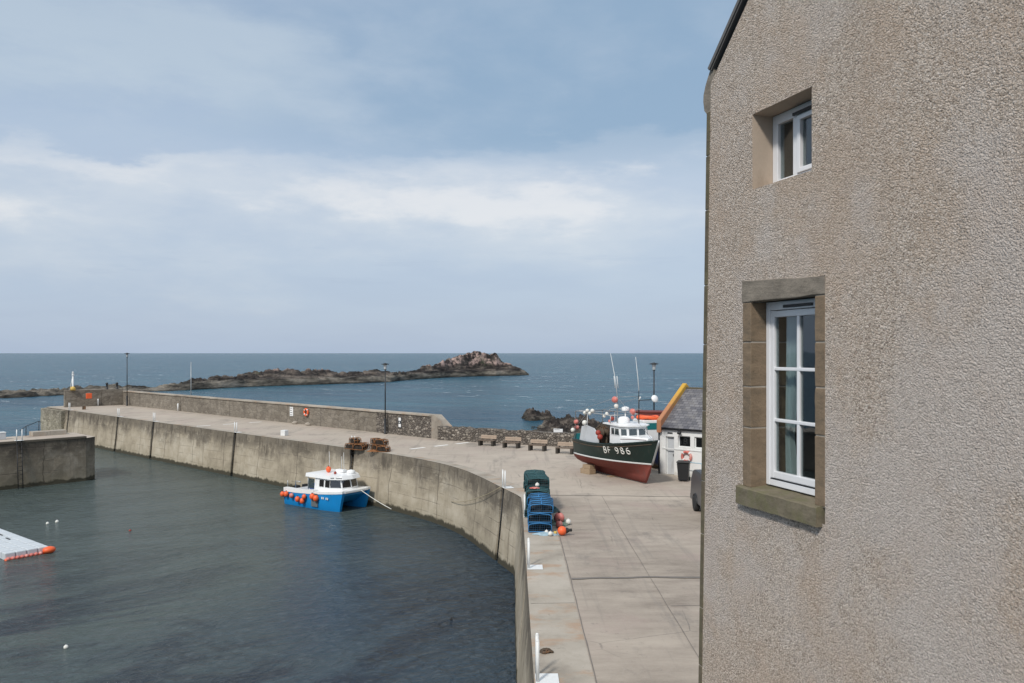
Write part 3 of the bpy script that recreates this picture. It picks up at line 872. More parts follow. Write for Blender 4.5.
# ------------------------------------------------------------------ rocks
def reef():
    ctrl = [(-160, 405, 395), (-40, 400, 392), (0, 398.5, 390.5), (30, 397, 389), (65, 395, 387.5), (100, 394, 387), (130, 392.5, 387), (152, 391.6, 385.5), (175, 391, 381.5), (200, 389.6, 377.5), (218, 388.6, 377.5), (244, 387, 373), (274, 386, 369.5), (304, 385, 370), (336, 384, 374), (364, 383, 371), (390, 382, 373), (404, 380.4, 372.5), (418, 379.3, 368), (440, 378, 362.5), (450, 377.3, 358.5), (460, 377, 356), (469, 376.6, 353.5), (485, 376.2, 353), (496, 376, 354.5), (501, 375.8, 360.5), (512, 375.6, 366), (520, 375.5, 369), (528, 375.2, 373.5)]
    bm = B(); nv = 46; cols = []
    def itp(px):
        for a, b in zip(ctrl, ctrl[1:]):
            if a[0] <= px <= b[0]:
                t = (px - a[0]) / (b[0] - a[0]); return a[1] + (b[1] - a[1]) * t, a[2] + (b[2] - a[2]) * t
        return ctrl[-1][1], ctrl[-1][2]
    px = -160.0
    while px <= 529.5:
        yw, yt = itp(px)
        z = (H - WATER) * F / (yw - HZ)
        D = 26 * min(1, .35 + z / 350)
        env = min(1, (530 - px) / 26)
        D *= .35 + .65 * max(0, env) ** .5
        htop = (H - (yt - HZ) * (z + D * .5) / F) - WATER
        hl = min(htop * .6, (2.6 if px > 140 else 1.6) * (z / 300) ** .35)
        if px > 400: hl = min(htop * .6, 2.5)
        X = (px - 512) / F
        col = []
        for j in range(nv + 1):
            v = j / nv
            zz = z + D * v
            xx = X * z + X * D * v * .3
            p3 = Vector((xx * .12, zz * .12, 0))
            nz = mnoise.fractal(p3, .9, 2.1, 6)
            rid = 1 - abs(mnoise.noise(Vector((xx * .22 + zz * .25, zz * .10, 4)))) * 2
            # ledge, ridge, back slope
            if v < .08: h = -.5 + (hl + .5) * (v / .08) ** .7
            elif v < .34: h = hl * (1 + .25 * (v - .08)) + .22 * nz
            elif v < .52:
                t = (v - .34) / .18; h = hl * 1.06 + (htop - hl * 1.06) * (t * t * (3 - 2 * t))
            elif v < .66: h = htop
            else:
                t = (v - .66) / .34; h = htop * (1 - t) - .8 * t
            if v > .34 and v < .9: h += (min(htop, 4.0) * .22) * (nz * 1.1 + (rid - .55) * .8) + .75 * mnoise.fractal(Vector((xx * .45, zz * .45, 7)), .9, 2.1, 4)
            # gullies cut obliquely through the ledge
            g = mnoise.noise(Vector((xx * .085 + zz * .13, 8.3, 0)))
            if g > .22 and px < 400: h -= (g - .22) * 6.0
            if v < .34: h += (.30 * mnoise.noise(Vector((xx * .6, zz * .9, 1))) + .28 * nz) * (1 if v > .04 else .3)
            col.append(bm.verts.new((xx, zz + 1.6 * mnoise.noise(Vector((xx * .1, 0, v * 2))), WATER + h)))
        cols.append(col)
        px += .8 if px > 100 else 2.2
    for A, C in zip(cols, cols[1:]):
        for i in range(nv): bm.faces.new((A[i], C[i], C[i + 1], A[i + 1]))
    return struct('reef_terrain', bm, MT['reef'])
reef()

def shore(name, x0, x1, y0, y1, nx, ny, hfun, seed):
    bm = B(); g = []
    for i in range(nx + 1):
        r = []
        for j in range(ny + 1):
            x = x0 + (x1 - x0) * i / nx; y = y0 + (y1 - y0) * j / ny
            e = min(i / nx, 1 - i / nx) * 2; k = min(j / ny, 1 - j / ny) * 2
            m = min(1, e * 1.6) * min(1, k * 1.6)
            p = Vector((x * .35, y * .35, seed))
            h = mnoise.fractal(p * 1.4, .65, 2.2, 7) * 1.5
            s_ = mnoise.noise(Vector((x * .25 + y * .55, y * .2 - x * .3, seed + 3)))
            r.append(bm.verts.new((x, y, WATER - .7 + m * hfun(x, y) * (.75 + .55 * h + .35 * (1 - 2 * abs(s_))))))
        g.append(r)
    for i in range(nx):
        for j in range(ny): bm.faces.new((g[i][j], g[i + 1][j], g[i + 1][j + 1], g[i][j + 1]))
    return struct(name, bm, MT['shore'])
shore('shore_terrain', 1.0, 15, 84, 112, 130, 200, lambda x, y: 1.5, 2.0)
shore('shore_terrain', .6, 7.2, 113, 124, 90, 100, lambda x, y: 1.45, 5.0)
shore('shore_terrain', -6, 40, 60, 82, 200, 90, lambda x, y: 1.0, 8.0)
# ================================================================== the house on the right
def house():
    t = Vector((.311, -.950, 0)).normalized()
    hz = thing('house', 'tall roughcast gable end of a house filling the right of the view', 'house', (1.8, 7.5, 0), atan2(t.y, t.x))
    W, D, EV, AP = 7.6, 8.0, 8.79, 12.10
    LEAN = .027          # the old corner is not quite plumb
    lo = (.744, 1.552, H - 1.118, H + .435)      # lower opening: s0, s1, z0, z1
    up = (.76, 1.514, H + 1.385, H + 2.02)
    so = (.625, 1.661, H - 1.27, H + .575)       # outer edge of the stone surround
    # gable wall skin
    bm = B()
    xs = sorted({.05, so[0], up[0], up[1], so[1], 2.6, 4.2, 5.8, W}); zs = sorted({-.3, 2.5, so[2], so[3], up[2], up[3], EV})
    for a, b in zip(xs, xs[1:]):
        for c, d in zip(zs, zs[1:]):
            mx, mz = (a + b) / 2, (c + d) / 2
            if so[0] < mx < so[1] and so[2] < mz < so[3]: continue
            if up[0] < mx < up[1] and up[2] < mz < up[3]: continue
            quad(bm, [(a, 0, c), (b, 0, c), (b, 0, d), (a, 0, d)])
    quad(bm, [(.05, 0, EV), (W, 0, EV), (W / 2, 0, AP)])
    # other walls
    quad(bm, [(.05, 0.02, -.3), (.05, D, -.3), (.05, D, EV), (.05, .02, EV)])
    quad(bm, [(W, 0.0, -.3), (W, D, -.3), (W, D, EV), (W, 0, EV)])
    quad(bm, [(0, D, -.3), (W, D, -.3), (W, D, EV), (0, D, EV)])
    quad(bm, [(0, D, EV), (W, D, EV), (W / 2, D, AP)])
    bmesh.ops.remove_doubles(bm, verts=bm.verts, dist=1e-4)
    for v in bm.verts:
        if v.co.x < .06 and v.co.y < 1: v.co.x += LEAN * (v.co.z - H)
    obj('gable_wall', bm, MT['roughcast'], hz)
    # corner stones
    bm = B(); z = -.3; i = 0
    hs = [.62, .55, .7, .5, .66]
    while z < EV - .25:
        h = min(hs[i % 5], EV - .25 - z)
        box2(bm, (-.004, -.008, z + .004), (.05, .5 if i % 2 else .3, z + h - .004), bev=.006); z += h; i += 1
    for v in bm.verts: v.co.x += LEAN * (v.co.z - H)
    obj('corner_stone', bm, MT['quoin'], hz)
    bm = B(); box2(bm, (.004, -.002, -.3), (.048, .3, EV - .25))
    for v in bm.verts: v.co.x += LEAN * (v.co.z - H)
    obj('corner_mortar', bm, MT['mortar'], hz)
    # moulded stone at the eaves corner
    bm = B()
    prof = [(.13, 8.44), (.045, 8.47), (.04, 8.53), (.0, 8.57), (-.018, 8.66), (-.014, 8.72), (.02, 8.80), (.07, 8.875), (.11, 8.93), (.16, 8.93), (.22, 8.44)]
    prism(bm, [Vector((x, 0, z)) for x, z in prof], (0, .003, 0), (0, .45, 0))
    obj('eaves_corbel', bm, MT['lintel'], hz)
    # roof: two slabs, dark verge
    bm = B()
    for sgn in (0, 1):
        a = Vector((-.02 if sgn == 0 else W + .02, 0, EV - .02)); r = Vector((W / 2, 0, AP + .12))
        dn = (r - a).normalized(); nrm = Vector((-dn.z, 0, dn.x)) if sgn == 0 else Vector((dn.z, 0, -dn.x))
        if nrm.z < 0: nrm = -nrm
        st = a + dn * .20 if sgn == 0 else a
        poly = [st, r, r + nrm * .035, st + nrm * .035]
        prism(bm, poly, (0, -.028, 0), (0, D + .1, 0))
    obj('roof', bm, MT['slategrey'], hz)
    bm = B()
    a = Vector((-.02, 0, EV - .02)); r = Vector((W / 2, 0, AP + .12)); dn = (r - a).normalized(); nrm = Vector((-dn.z, 0, dn.x)); st = a + dn * .21
    prism(bm, [st, r, r - nrm * .016, st - nrm * .016], (0, -.015, 0), (0, .05, 0))
    obj('verge_board', bm, MT['slategrey'], hz)

    # ---- lower window surround
    s0, s1, z0, z1 = lo
    def stone(name, a, b, mat=MT['jamb'], bev=.007, wob=.004):
        bm = B(); vs = box2(bm, a, b, bev=bev)
        bmesh.ops.subdivide_edges(bm, edges=[e for e in bm.edges if e.calc_length() > .1], cuts=6, use_grid_fill=True)
        for v in bm.verts:
            v.co += Vector((0, 1, 0)) * wob * mnoise.noise(v.co * 11) + Vector((1, 0, 0)) * wob * .8 * mnoise.noise(v.co * 9 + Vector((4, 4, 4)))
        return obj(name, bm, mat, hz)
    cuts = [z0 - .03, z0 + .48, z0 + .83, z0 + 1.21, z1]
    for a, b in zip(cuts, cuts[1:]):
        stone('jamb_stone', (so[0], -.004, a + .006), (s0, .42, b - .006))
    cuts = [z0 - .03, z0 + .50, z0 + .86, z0 + 1.20, z1]
    for a, b in zip(cuts, cuts[1:]):
        stone('jamb_stone', (s1, -.004, a + .006), (so[1], .42, b - .006))
    bm = B()
    box2(bm, (so[0] + .002, .003, z0 - .03), (s0 - .004, .40, z1)); box2(bm, (s1 + .004, .003, z0 - .03), (so[1] - .002, .40, z1))
    obj('jamb_mortar', bm, MT['mortar'], hz)
    li = stone('lintel', (so[0] - .012, -.007, z1 + .003), (so[1] + .004, .42, so[3] + .004), MT['lintel'], wob=.008)
    for v in li.data.vertices:
        q_ = 1 - (v.co.x - so[0]) / (so[1] - so[0])
        if v.co.z > z1 + .07: v.co.z += .045 * q_ - .012 * (1 - q_) + .010 * mnoise.noise(v.co * 14)
        elif v.co.z < z1 + .02: v.co.z += .012 * mnoise.noise(v.co * 12) * (1 if v.co.y < .1 else 0)
    # sloping sill
    bm = B()
    pr = [(-.055, z0 - .175), (-.055, z0 - .035), (-.045, z0 - .026), (.30, z0 - .002), (.30, z0 - .175)]
    prism(bm, [Vector((0, y, z)) for y, z in pr], (so[0] - .03, 0, 0), (so[1] - .03, 0, 0))
    bmesh.ops.subdivide_edges(bm, edges=[e for e in bm.edges if e.calc_length() > .3], cuts=14, use_grid_fill=True)
    for v in bm.verts: v.co += Vector((0, .006 * mnoise.noise(v.co * 8), .006 * mnoise.noise(v.co * 9 + Vector((3, 3, 3)))))
    obj('window_sill', bm, MT['sill'], hz)
    # window unit (recessed)
    ry = .145
    bm = B()
    fw = .052
    box2(bm, (s0 + .003, ry, z0), (s0 + fw, ry + .07, z1 - .004), bev=.006); box2(bm, (s1 - fw, ry, z0), (s1 - .003, ry + .07, z1 - .004), bev=.006)
    box2(bm, (s0 + fw - .004, ry + .001, z1 - .075), (s1 - fw + .004, ry + .069, z1 - .005), bev=.006)
    box2(bm, (s0 + fw - .004, ry + .001, z0 + .001), (s1 - fw + .004, ry + .069, z0 + .055), bev=.006)
    win = obj('window', bm, MT['upvc'], hz, label='tall six-paned casement window with white frame and stone surround')
    bm = B()
    sa, sb, za, zb = s0 + fw + .001, s1 - fw - .001, z0 + .062, z1 - .08
    sw = .048; y0, y1 = ry + .008, ry + .058
    box2(bm, (sa, y0, za), (sa + sw, y1, zb), bev=.008); box2(bm, (sb - sw, y0, za), (sb, y1, zb), bev=.008)
    box2(bm, (sa + sw - .004, y0 + .001, zb - .055), (sb - sw + .004, y1 - .001, zb - .001), bev=.008)
    box2(bm, (sa + sw - .004, y0 + .001, za + .001), (sb - sw + .004, y1 - .001, za + .062), bev=.008)
    obj('sash', bm, MT['upvc'], win)
    bm = B()
    mid = (sa + sb) / 2; gz0, gz1 = za + .06, zb - .055
    box2(bm, (mid - .017, y0 + .006, gz0 - .003), (mid + .017, y1 - .006, gz1 + .003), bev=.006)
    for k in (1, 2):
        zz = gz0 + (gz1 - gz0) * k / 3
        box2(bm, (sa + sw - .003, y0 + .004, zz - .014), (sb - sw + .003, y1 - .004, zz + .014), bev=.006)
    obj('glazing_bar', bm, MT['upvc'], win)
    bm = B(); box2(bm, (sa + sw - .006, y0 + .024, gz0 - .006), (sb - sw + .006, y0 + .03, gz1 + .006)); obj('pane', bm, MT['glass'], win)
    bm = B(); box2(bm, (mid - .16, ry - .012, z1 - .062), (mid + .20, ry - .0005, z1 - .038), bev=.003); obj('vent', bm, MT['black'], win)
    bm = B(); box2(bm, (s0 + .06, ry - .0015, z0 + .0565), (s1 - .06, ry + .02, z0 + .0605)); obj('drip_line', bm, MT['black'], win)
    # curtains hanging inside
    def curtain(name, x0, x1, zb_, zt, y, lean, k):
        bm = B(); pv = None; n = 60
        rows = 14
        g = []
        for i in range(n + 1):
            u = i / n; r = []
            for j in range(rows + 1):
                w = j / rows; x = x0 + (x1 - x0) * u
                gather = 1 - lean * (1 - abs(w - .28) / .72) ** 2 if w < 1 else 1
                x = x0 + (x - x0) * gather
                r.append(bm.verts.new((x, y + .022 * sin(u * k) + .01 * sin(u * k * 2.3 + w * 2), zb_ + (zt - zb_) * w)))
            g.append(r)
        for i in range(n):
            for j in range(rows): bm.faces.new((g[i][j], g[i + 1][j], g[i + 1][j + 1], g[i][j + 1]))
        return obj(name, bm, MT['curtain'], win, smooth=True)
    curtain('curtain', s0 + .115, s0 + .29, z0 - .0, z1 - .02, .275, .55, 26)
    curtain('curtain', s1 - .04, s1 + .2, z0 - .0, z1 - .02, .40, .5, 26)
    # window board and something dim on it
    bm = B(); box2(bm, (s0 - .1, ry + .075, z0 - .06), (s1 + .1, .5, z0 - .02)); obj('window_board', bm, MT['upvc'], win)
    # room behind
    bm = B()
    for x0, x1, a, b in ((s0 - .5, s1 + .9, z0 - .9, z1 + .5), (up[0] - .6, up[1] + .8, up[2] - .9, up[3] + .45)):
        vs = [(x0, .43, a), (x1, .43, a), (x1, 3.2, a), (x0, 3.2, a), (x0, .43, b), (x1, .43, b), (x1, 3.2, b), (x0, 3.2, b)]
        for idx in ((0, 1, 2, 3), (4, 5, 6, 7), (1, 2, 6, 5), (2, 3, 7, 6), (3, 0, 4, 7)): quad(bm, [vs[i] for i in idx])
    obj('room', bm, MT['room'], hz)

    # ---- upper window
    s0, s1, z0, z1 = up; ry = .20
    bm = B()
    quad(bm, [(s0, 0, z0), (s0, .44, z0), (s0, .44, z1), (s0, 0, z1)]); quad(bm, [(s1, 0, z0), (s1, .44, z0), (s1, .44, z1), (s1, 0, z1)])
    quad(bm, [(s0, 0, z1), (s1, 0, z1), (s1, .44, z1), (s0, .44, z1)]); quad(bm, [(s0, 0, z0), (s1, 0, z0), (s1, .44, z0 + .02), (s0, .44, z0 + .02)])
    obj('reveal', bm, MT['reveal'], hz)
    bm = B(); fw = .072
    b0 = z0 + .02
    box2(bm, (s0 + .003, ry, b0), (s0 + fw, ry + .07, z1 - .004), bev=.006); box2(bm, (s1 - fw, ry, b0), (s1 - .003, ry + .07, z1 - .004), bev=.006)
    box2(bm, (s0 + fw - .004, ry + .001, z1 - .085), (s1 - fw + .004, ry + .069, z1 - .005), bev=.006)
    box2(bm, (s0 + fw - .004, ry + .001, b0 + .001), (s1 - fw + .004, ry + .069, b0 + .06), bev=.006)
    w2 = obj('window', bm, MT['upvc'], hz, label='small two-light window set deep in a smooth reveal')
    mid = s0 + .30
    bm = B(); box2(bm, (mid - .032, ry + .002, b0 + .055), (mid + .032, ry + .068, z1 - .08), bev=.006); obj('mullion', bm, MT['upvc'], w2)
    bm = B()
    a, b, c, d = mid + .033, s1 - fw - .001, b0 + .061, z1 - .086
    for q in (((a, c), (a + .04, d)), ((b - .04, c), (b, d)), ((a + .036, c + .001), (b - .036, c + .04)), ((a + .036, d - .04), (b - .036, d - .001))):
        box2(bm, (q[0][0], ry - .012, q[0][1]), (q[1][0], ry + .05, q[1][1]), bev=.006)
    obj('sash', bm, MT['upvc'], w2)
    bm = B(); box2(bm, (s0 + fw - .005, ry + .03, b0 + .05), (mid - .028, ry + .036, z1 - .08)); box2(bm, (a + .036, ry + .02, c + .036), (b - .036, ry + .026, d - .036)); obj('pane', bm, MT['glass'], w2)
    bm = B(); box2(bm, (mid + .0, ry - .03, z1 - .083), (s1 - .08, ry - .0125, z1 - .058), bev=.004); obj('vent', bm, MT['black'], w2)
    return hz
house()

# ================================================================== quay ladders
def ladder_proto():
    t = thing('quay_ladder', 'x', 'ladder')
    bm = B()
    for x in (-.15, .15):
        bm = B(); tube(bm, [(x, wall_prof(-4.0) - .06, -4.0), (x, -.08, -.04)], .032, 6)
        obj('rail', bm, MT['black'], t)
    z = -3.3
    while z < -.1:
        bm = B(); y = wall_prof(z) - .07; tube(bm, [(-.15, y, z), (.15, y, z)], .018, 6); z += .3
        obj('rung', bm, MT['black'], t)
    for x in (-.17, .17):
        bm = B(); tube(bm, [(x, -.05, .0), (x, -.05, .80)], .034, 10); ball(bm, (x, -.05, .80), .035, seg=10)
        obj('grab_post', bm, MT['white'], t)
    bm = B(); box2(bm, (-.28, -.46, .014), (.22, -.01, .026), bev=.004); obj('foot_plate', bm, MT['white'], t)
    return t
LLAB = ['white-posted quay ladder near the tip of the pier, by the return of the parapet',
        'white-posted quay ladder second from the tip of the pier',
        'white-posted quay ladder third from the tip, left of the painted dashes',
        'white-posted quay ladder halfway along the pier, left of the square white block',
        'white-posted quay ladder in front of the rusty creel heap',
        'white-posted quay ladder on the curve of the wall with a rope tied to it',
        'white quay ladder post beside the blue creel stack',
        'white quay ladder post with a painted plate on the quay edge below the creels',
        'white quay ladder post at the bottom of the photo beside a coil of rope']
lp = ladder_proto(); lp['group'] = 'ladders with white posts along the harbour wall'
for i, (a, lab) in enumerate(zip(LARC, LLAB)):
    p, d = edge_at(a); ln = left(d)
    # local +y points to the water
    rz = atan2(ln.y, ln.x) - pi / 2
    if i == 0: lp.location = p; lp.rotation_euler = (0, 0, rz); lp['label'] = lab
    else: dup(lp, p, rz, lab)
# two on the jetty
for n_, lab in ((18.2, 'white-posted quay ladder on the dark jetty at the left edge of the photo'),):
    dup(lp, pier(64.76, n_, jz + .15), atan2(-U.y, -U.x) - pi / 2, lab)

# ================================================================== things on the pier
MT['rustrope'] = paint('rusty_orange_rope', (.30, .13, .05), .9, .4, 9, .3)
def par_pt(px, off, z):      # point on the parapet face seen at column px
    best = None; u = 47.0
    while u < 102:
        p = pier(u, 39.4 - off); e = abs(512 + F * p.x / p.y - px)
        if best is None or e < best[0]: best = (e, p)
        u += .05
    return Vector((best[1].x, best[1].y, z))
def lamp_post(p, h, label, base=1.15, shade=True):
    t = thing('street_lamp', label, 'lamp post', p, 0, 'lamp posts on the quay')
    bm = B(); lathe(bm, [(.13, 0), (.13, .05), (.10, .08), (.095, base), (.06, base + .08)], n=14); obj('base', bm, MT['black'], t)
    bm = B(); tube(bm, [(0, 0, base), (0, 0, h - .5)], [.05, .04], 10); obj('pole', bm, MT['black'], t)
    bm = B(); lathe(bm, [(.05, h - .52), (.09, h - .47), (.15, h - .12), (.15, h - .1)], n=12); obj('lantern', bm, MT['lampglass'], t)
    bm = B(); lathe(bm, [(.03, h - .53), (.1, h - .5), (.1, h - .47), (.03, h - .46)], n=12); lathe(bm, [(.30, h - .1), (.31, h - .06), (.12, h - .01), (.03, h + .03)], n=16); obj('lamp_cap', bm, MT['black'], t)
    return t
q = par_pt(385.3, .30, 0); lamp_post(q, 5.5, 'black street lamp in front of the parapet, between the white block and the benches')
lamp_post((142 / 800 * 53, 53.0, 0), 5.65, 'black street lamp rising behind the white shed and green boat')
q = gp(127, 405.5); lamp_post(par_pt(127, .35, 0), 6.3, 'thin distant street lamp at the far end of the pier')
# plain pale pole
t = thing('flag_pole', 'slim pale bare pole standing against the pier parapet', 'pole', gp(191, 411))
bm = B(); tube(bm, [(0, 0, 0), (0, 0, 5.3)], [.05, .03], 8); obj('pole', bm, MT['steel'], t)
bm = B(); lathe(bm, [(.12, 0), (.12, .25), (.06, .3)], n=10); obj('base', bm, MT['black'], t)

# beacon at the end of the pier
def ret_pt(px, off=.3):
    best = None; n_ = 32.0
    while n_ < 40:
        p = pier(101.2 - off if off < 0 else 101.0, n_); e = abs(512 + F * p.x / p.y - px)
        if best is None or e < best[0]: best = (e, p)
        n_ += .03
    return best[1]
bq = ret_pt(73)
t = thing('harbour_beacon', 'white harbour light mast with a stay on the end of the parapet', 'beacon', (bq.x, bq.y, 1.95))
bm = B(); lathe(bm, [(.11, 0), (.11, .5), (.085, .55), (.085, 1.75)], n=12); obj('mast', bm, MT['white'], t)
bm = B(); lathe(bm, [(.16, 1.75), (.16, 1.8), (.1, 1.82), (.1, 2.02), (.13, 2.04), (.02, 2.2)], n=12); obj('lantern', bm, MT['white'], t)
bm = B(); lathe(bm, [(.28, 0), (.26, .3), (.11, .45)], n=12); obj('base', bm, MT['yellow'], t)
bm = B(); tube(bm, [(-.02, 0, 1.6), (-.42, .1, .02)], .04, 6); obj('stay', bm, MT['white'], t)
# low dark posts on the parapet top
post = None
for px, lab in ((107, 'stubby dark post on the far parapet, left of a pair'), (117, 'stubby dark post on the far parapet, right of a pair')):
    pos = ret_pt(px); pos.z = 1.95
    t = thing('bollard', lab, 'bollard', pos, 0, 'dark posts on the pier end')
    bm = B(); lathe(bm, [(.17, 0), (.17, .06), (.11, .1), (.10, .55), (.15, .6), (.15, .72), (.05, .8)], n=12); obj('post', bm, MT['black'], t)
# lifebuoys, signs
def lifebuoy(p, rz, r, label, tilt=0.0, band=True, cat='lifebuoy', col='orange'):
    t = thing('lifebuoy', label, cat, p, rz, 'lifebuoys on the quay')
    t.rotation_euler = (tilt, 0, rz)
    bm = B(); pts = [(r * .78 * cos(a * 2 * pi / 28), 0, r * .78 * sin(a * 2 * pi / 28)) for a in range(28)]
    tube(bm, pts, r * .22, 10, closed=True); obj('ring', bm, MT[col], t)
    bm = B()
    for k in range(4):
        a0 = pi / 4 + k * pi / 2
        tube(bm, [(r * .78 * cos(a0 + e), 0, r * .78 * sin(a0 + e)) for e in (-.16, 0, .16)], r * .232, 10)
    obj('white_band', bm, MT['white'], t)
    return t
rzP = atan2(U.y, U.x)
lb = gp(306, 408.5, 1.05); pw = pier(68.9, 39.22, 1.0)
lifebuoy(par_pt(306, .14, 1.12), rzP, .36, 'red and white lifebuoy hung on the pier parapet beside a white sign')
t = thing('lifebuoy_cabinet', 'orange life-saving cabinet on the return parapet at the tip of the pier', 'cabinet', pier(100.45, 35.45, .95), rzP + pi / 2)
bm = B(); box(bm, (0, 0, .3), (.62, .2, .62), bev=.04); obj('case', bm, MT['orange'], t)
bm = B(); box(bm, (0, -.105, .3), (.5, .02, .5), bev=.01); obj('door', bm, MT['pink'], t)
def board(name, p, rz, w, h, label, lines=3, cat='sign', face='signwhite', frame='signwhite', ink='signdark', group=None):
    t = thing(name, label, cat, p, rz, group)
    bm = B(); box(bm, (0, 0, 0), (w, .03, h), bev=.006); obj('panel', bm, MT[face], t)
    if lines:
        bm = B(); random.seed(int(w * 1000 + h * 77))
        for i in range(lines):
            y = h * (.36 - .72 * i / max(1, lines - 1)) if lines > 1 else 0
            ww = w * random.uniform(.5, .8)
            box(bm, ((ww - w * .8) / 2, -.0165, y), (ww, .004, h * .06))
        obj('lettering', bm, MT[ink], t)
    return t
# local -y faces inward (-N): rotate so that local y = N
rzN = atan2(N.y, N.x) - pi / 2
board('notice_board', par_pt(291.5, .03, 1.05), rzN, .52, .82, 'white notice board with faint lines on the parapet left of the lifebuoy', 4)
t = board('notice_board', par_pt(400, .03, .95), rzN, .40, .82, 'small dark sign with white squares on the parapet right of the lamp', 0, face='signdark')
bm = B()
for z in (.26, -.22): box(bm, (0, -.0165, z), (.28, .004, .24))
box(bm, (-.05, -.0165, .02), (.08, .004, .1)); obj('symbol', bm, MT['signwhite'], t)
# white block on the deck
t = thing('concrete_block', 'square white painted block standing alone on the pier deck', 'block', gp(284.5, 435.6), rzP + .3)
bm = B(); box(bm, (0, 0, .21), (.42, .42, .42), bev=.025); obj('block', bm, MT['white'], t)
# pale stone lumps at the foot of the wall
for i, (px, lab) in enumerate(((295, 'pale boulder at the foot of the parapet under the white sign'), (308, 'small pale boulder at the foot of the parapet under the lifebuoy'))):
    bm = B(); ball(bm, (0, 0, .12), .2, 1.3, .8, .75, 12)
    for v in bm.verts: v.co *= 1 + .25 * mnoise.noise(v.co * 6 + Vector((i, 0, 0)))
    o = obj('boulder', bm, MT['mortar'], loc=par_pt(px, .4, 0)); tag(o, lab, 'boulder')
# parapet drain openings / dark box
t = thing('winch_box', 'small dark box on the deck at the far pier end', 'box', gp(84, 409.5), .5)
bm = B(); box(bm, (0, 0, .2), (.36, .36, .4), bev=.03); obj('case', bm, MT['rust'], t)
# white pipe by the far wall
for px, lab in ((107.5, 'short white stub post below the far parapet, left one'), (178, 'short white stub post by the pale pole')):
    t = thing('stub_post', lab, 'post', par_pt(px, .25, 0) if px > 120 else pier(100.8, 36.6))
    bm = B(); lathe(bm, [(.09, 0), (.09, .8), (.06, .84)], n=10); obj('post', bm, MT['white'], t)

# jetty bits
t = thing('hand_rail', 'thin dark sloping handrail at the corner of the jetty', 'railing', pier(69.95, 20.6, jz))
bm = B()
for k in range(2):
    v = N * (k * .9 - .5)
    tube(bm, [v, v + Vector((0, 0, .75 + .35 * k))], .028, 6)
tube(bm, [N * -.9 + Vector((0, 0, .45)), N * -.5 + Vector((0, 0, .75)), N * .4 + Vector((0, 0, 1.1)), N * .55 + Vector((0, 0, 1.0))], .025, 6)
obj('rail', bm, MT['black'], t)
t = thing('equipment_box', 'pale blue and white box on the jetty in front of the railing', 'box', pier(68.4, 18.0, jz + .004), rzP)
bm = B(); box(bm, (0, 0, .25), (.6, .5, .5), bev=.03); obj('case', bm, MT['grey'], t)
bm = B(); box(bm, (0, 0, .53), (.64, .54, .06), bev=.02); obj('lid', bm, MT['white'], t)
bm = B(); box(bm, (.1, -.255, .28), (.22, .02, .26), bev=.005); obj('door', bm, MT['blue'], t)

# ------------------------------------------------------------------ benches
def bench_proto():
    t = thing('park_bench', 'x', 'bench', group='benches along the stone wall')
    bm = B()
    for k in range(3): box(bm, (0, -.16 + k * .15, .36), (1.16, .125, .05), bev=.008)
    obj('seat', bm, MT['bench_mid'], t)
    bm = B(); R = Matrix.Rotation(radians(-14), 3, 'X')
    for k in range(2): box(bm, (0, .27 + k * .035, .50 + k * .125), (1.16, .04, .118), rot=R, bev=.008)
    obj('backrest', bm, MT['bench'], t)
    for x in (-.48, .48):
        bm = B(); box(bm, (x, .0, .165), (.14, .5, .33), bev=.01); box(bm, (x, .30, .38), (.08, .06, .52), rot=R, bev=.01); obj('leg', bm, MT['bench_dark'], t)
    return t
bp = bench_proto()
bl = ['timber bench farthest from the green boat, nearest the parapet end', 'timber bench second from the parapet end, reddest back', 'timber bench just left of the white sign on the stone wall', 'timber bench nearest the green boat, right of the white sign']
for i, ((px, py), lab) in enumerate(zip(((487, 445.6), (511.5, 447.8), (537.5, 450.6), (565, 453.6)), bl)):
    p = gp(px, py); rz = -.40
    if i == 0: bp.location = p; bp.rotation_euler = (0, 0, rz); bp['label'] = lab
    else: dup(bp, p, rz, lab)
p = gp(555, 444.5); board('notice_board', (p.x + .25, p.y + .55, .82), -.42, .68, .42, 'white sign standing between two benches against the stone wall', 2)
for o in kids(bpy.data.objects['notice_board.002']):
    pass
t = bpy.data.objects['notice_board.002']
bm = B()
for x in (-.26, .26): tube(bm, [(x, .03, -.82), (x, .03, .2)], .02, 6)
obj('post', bm, MT['steel'], t)

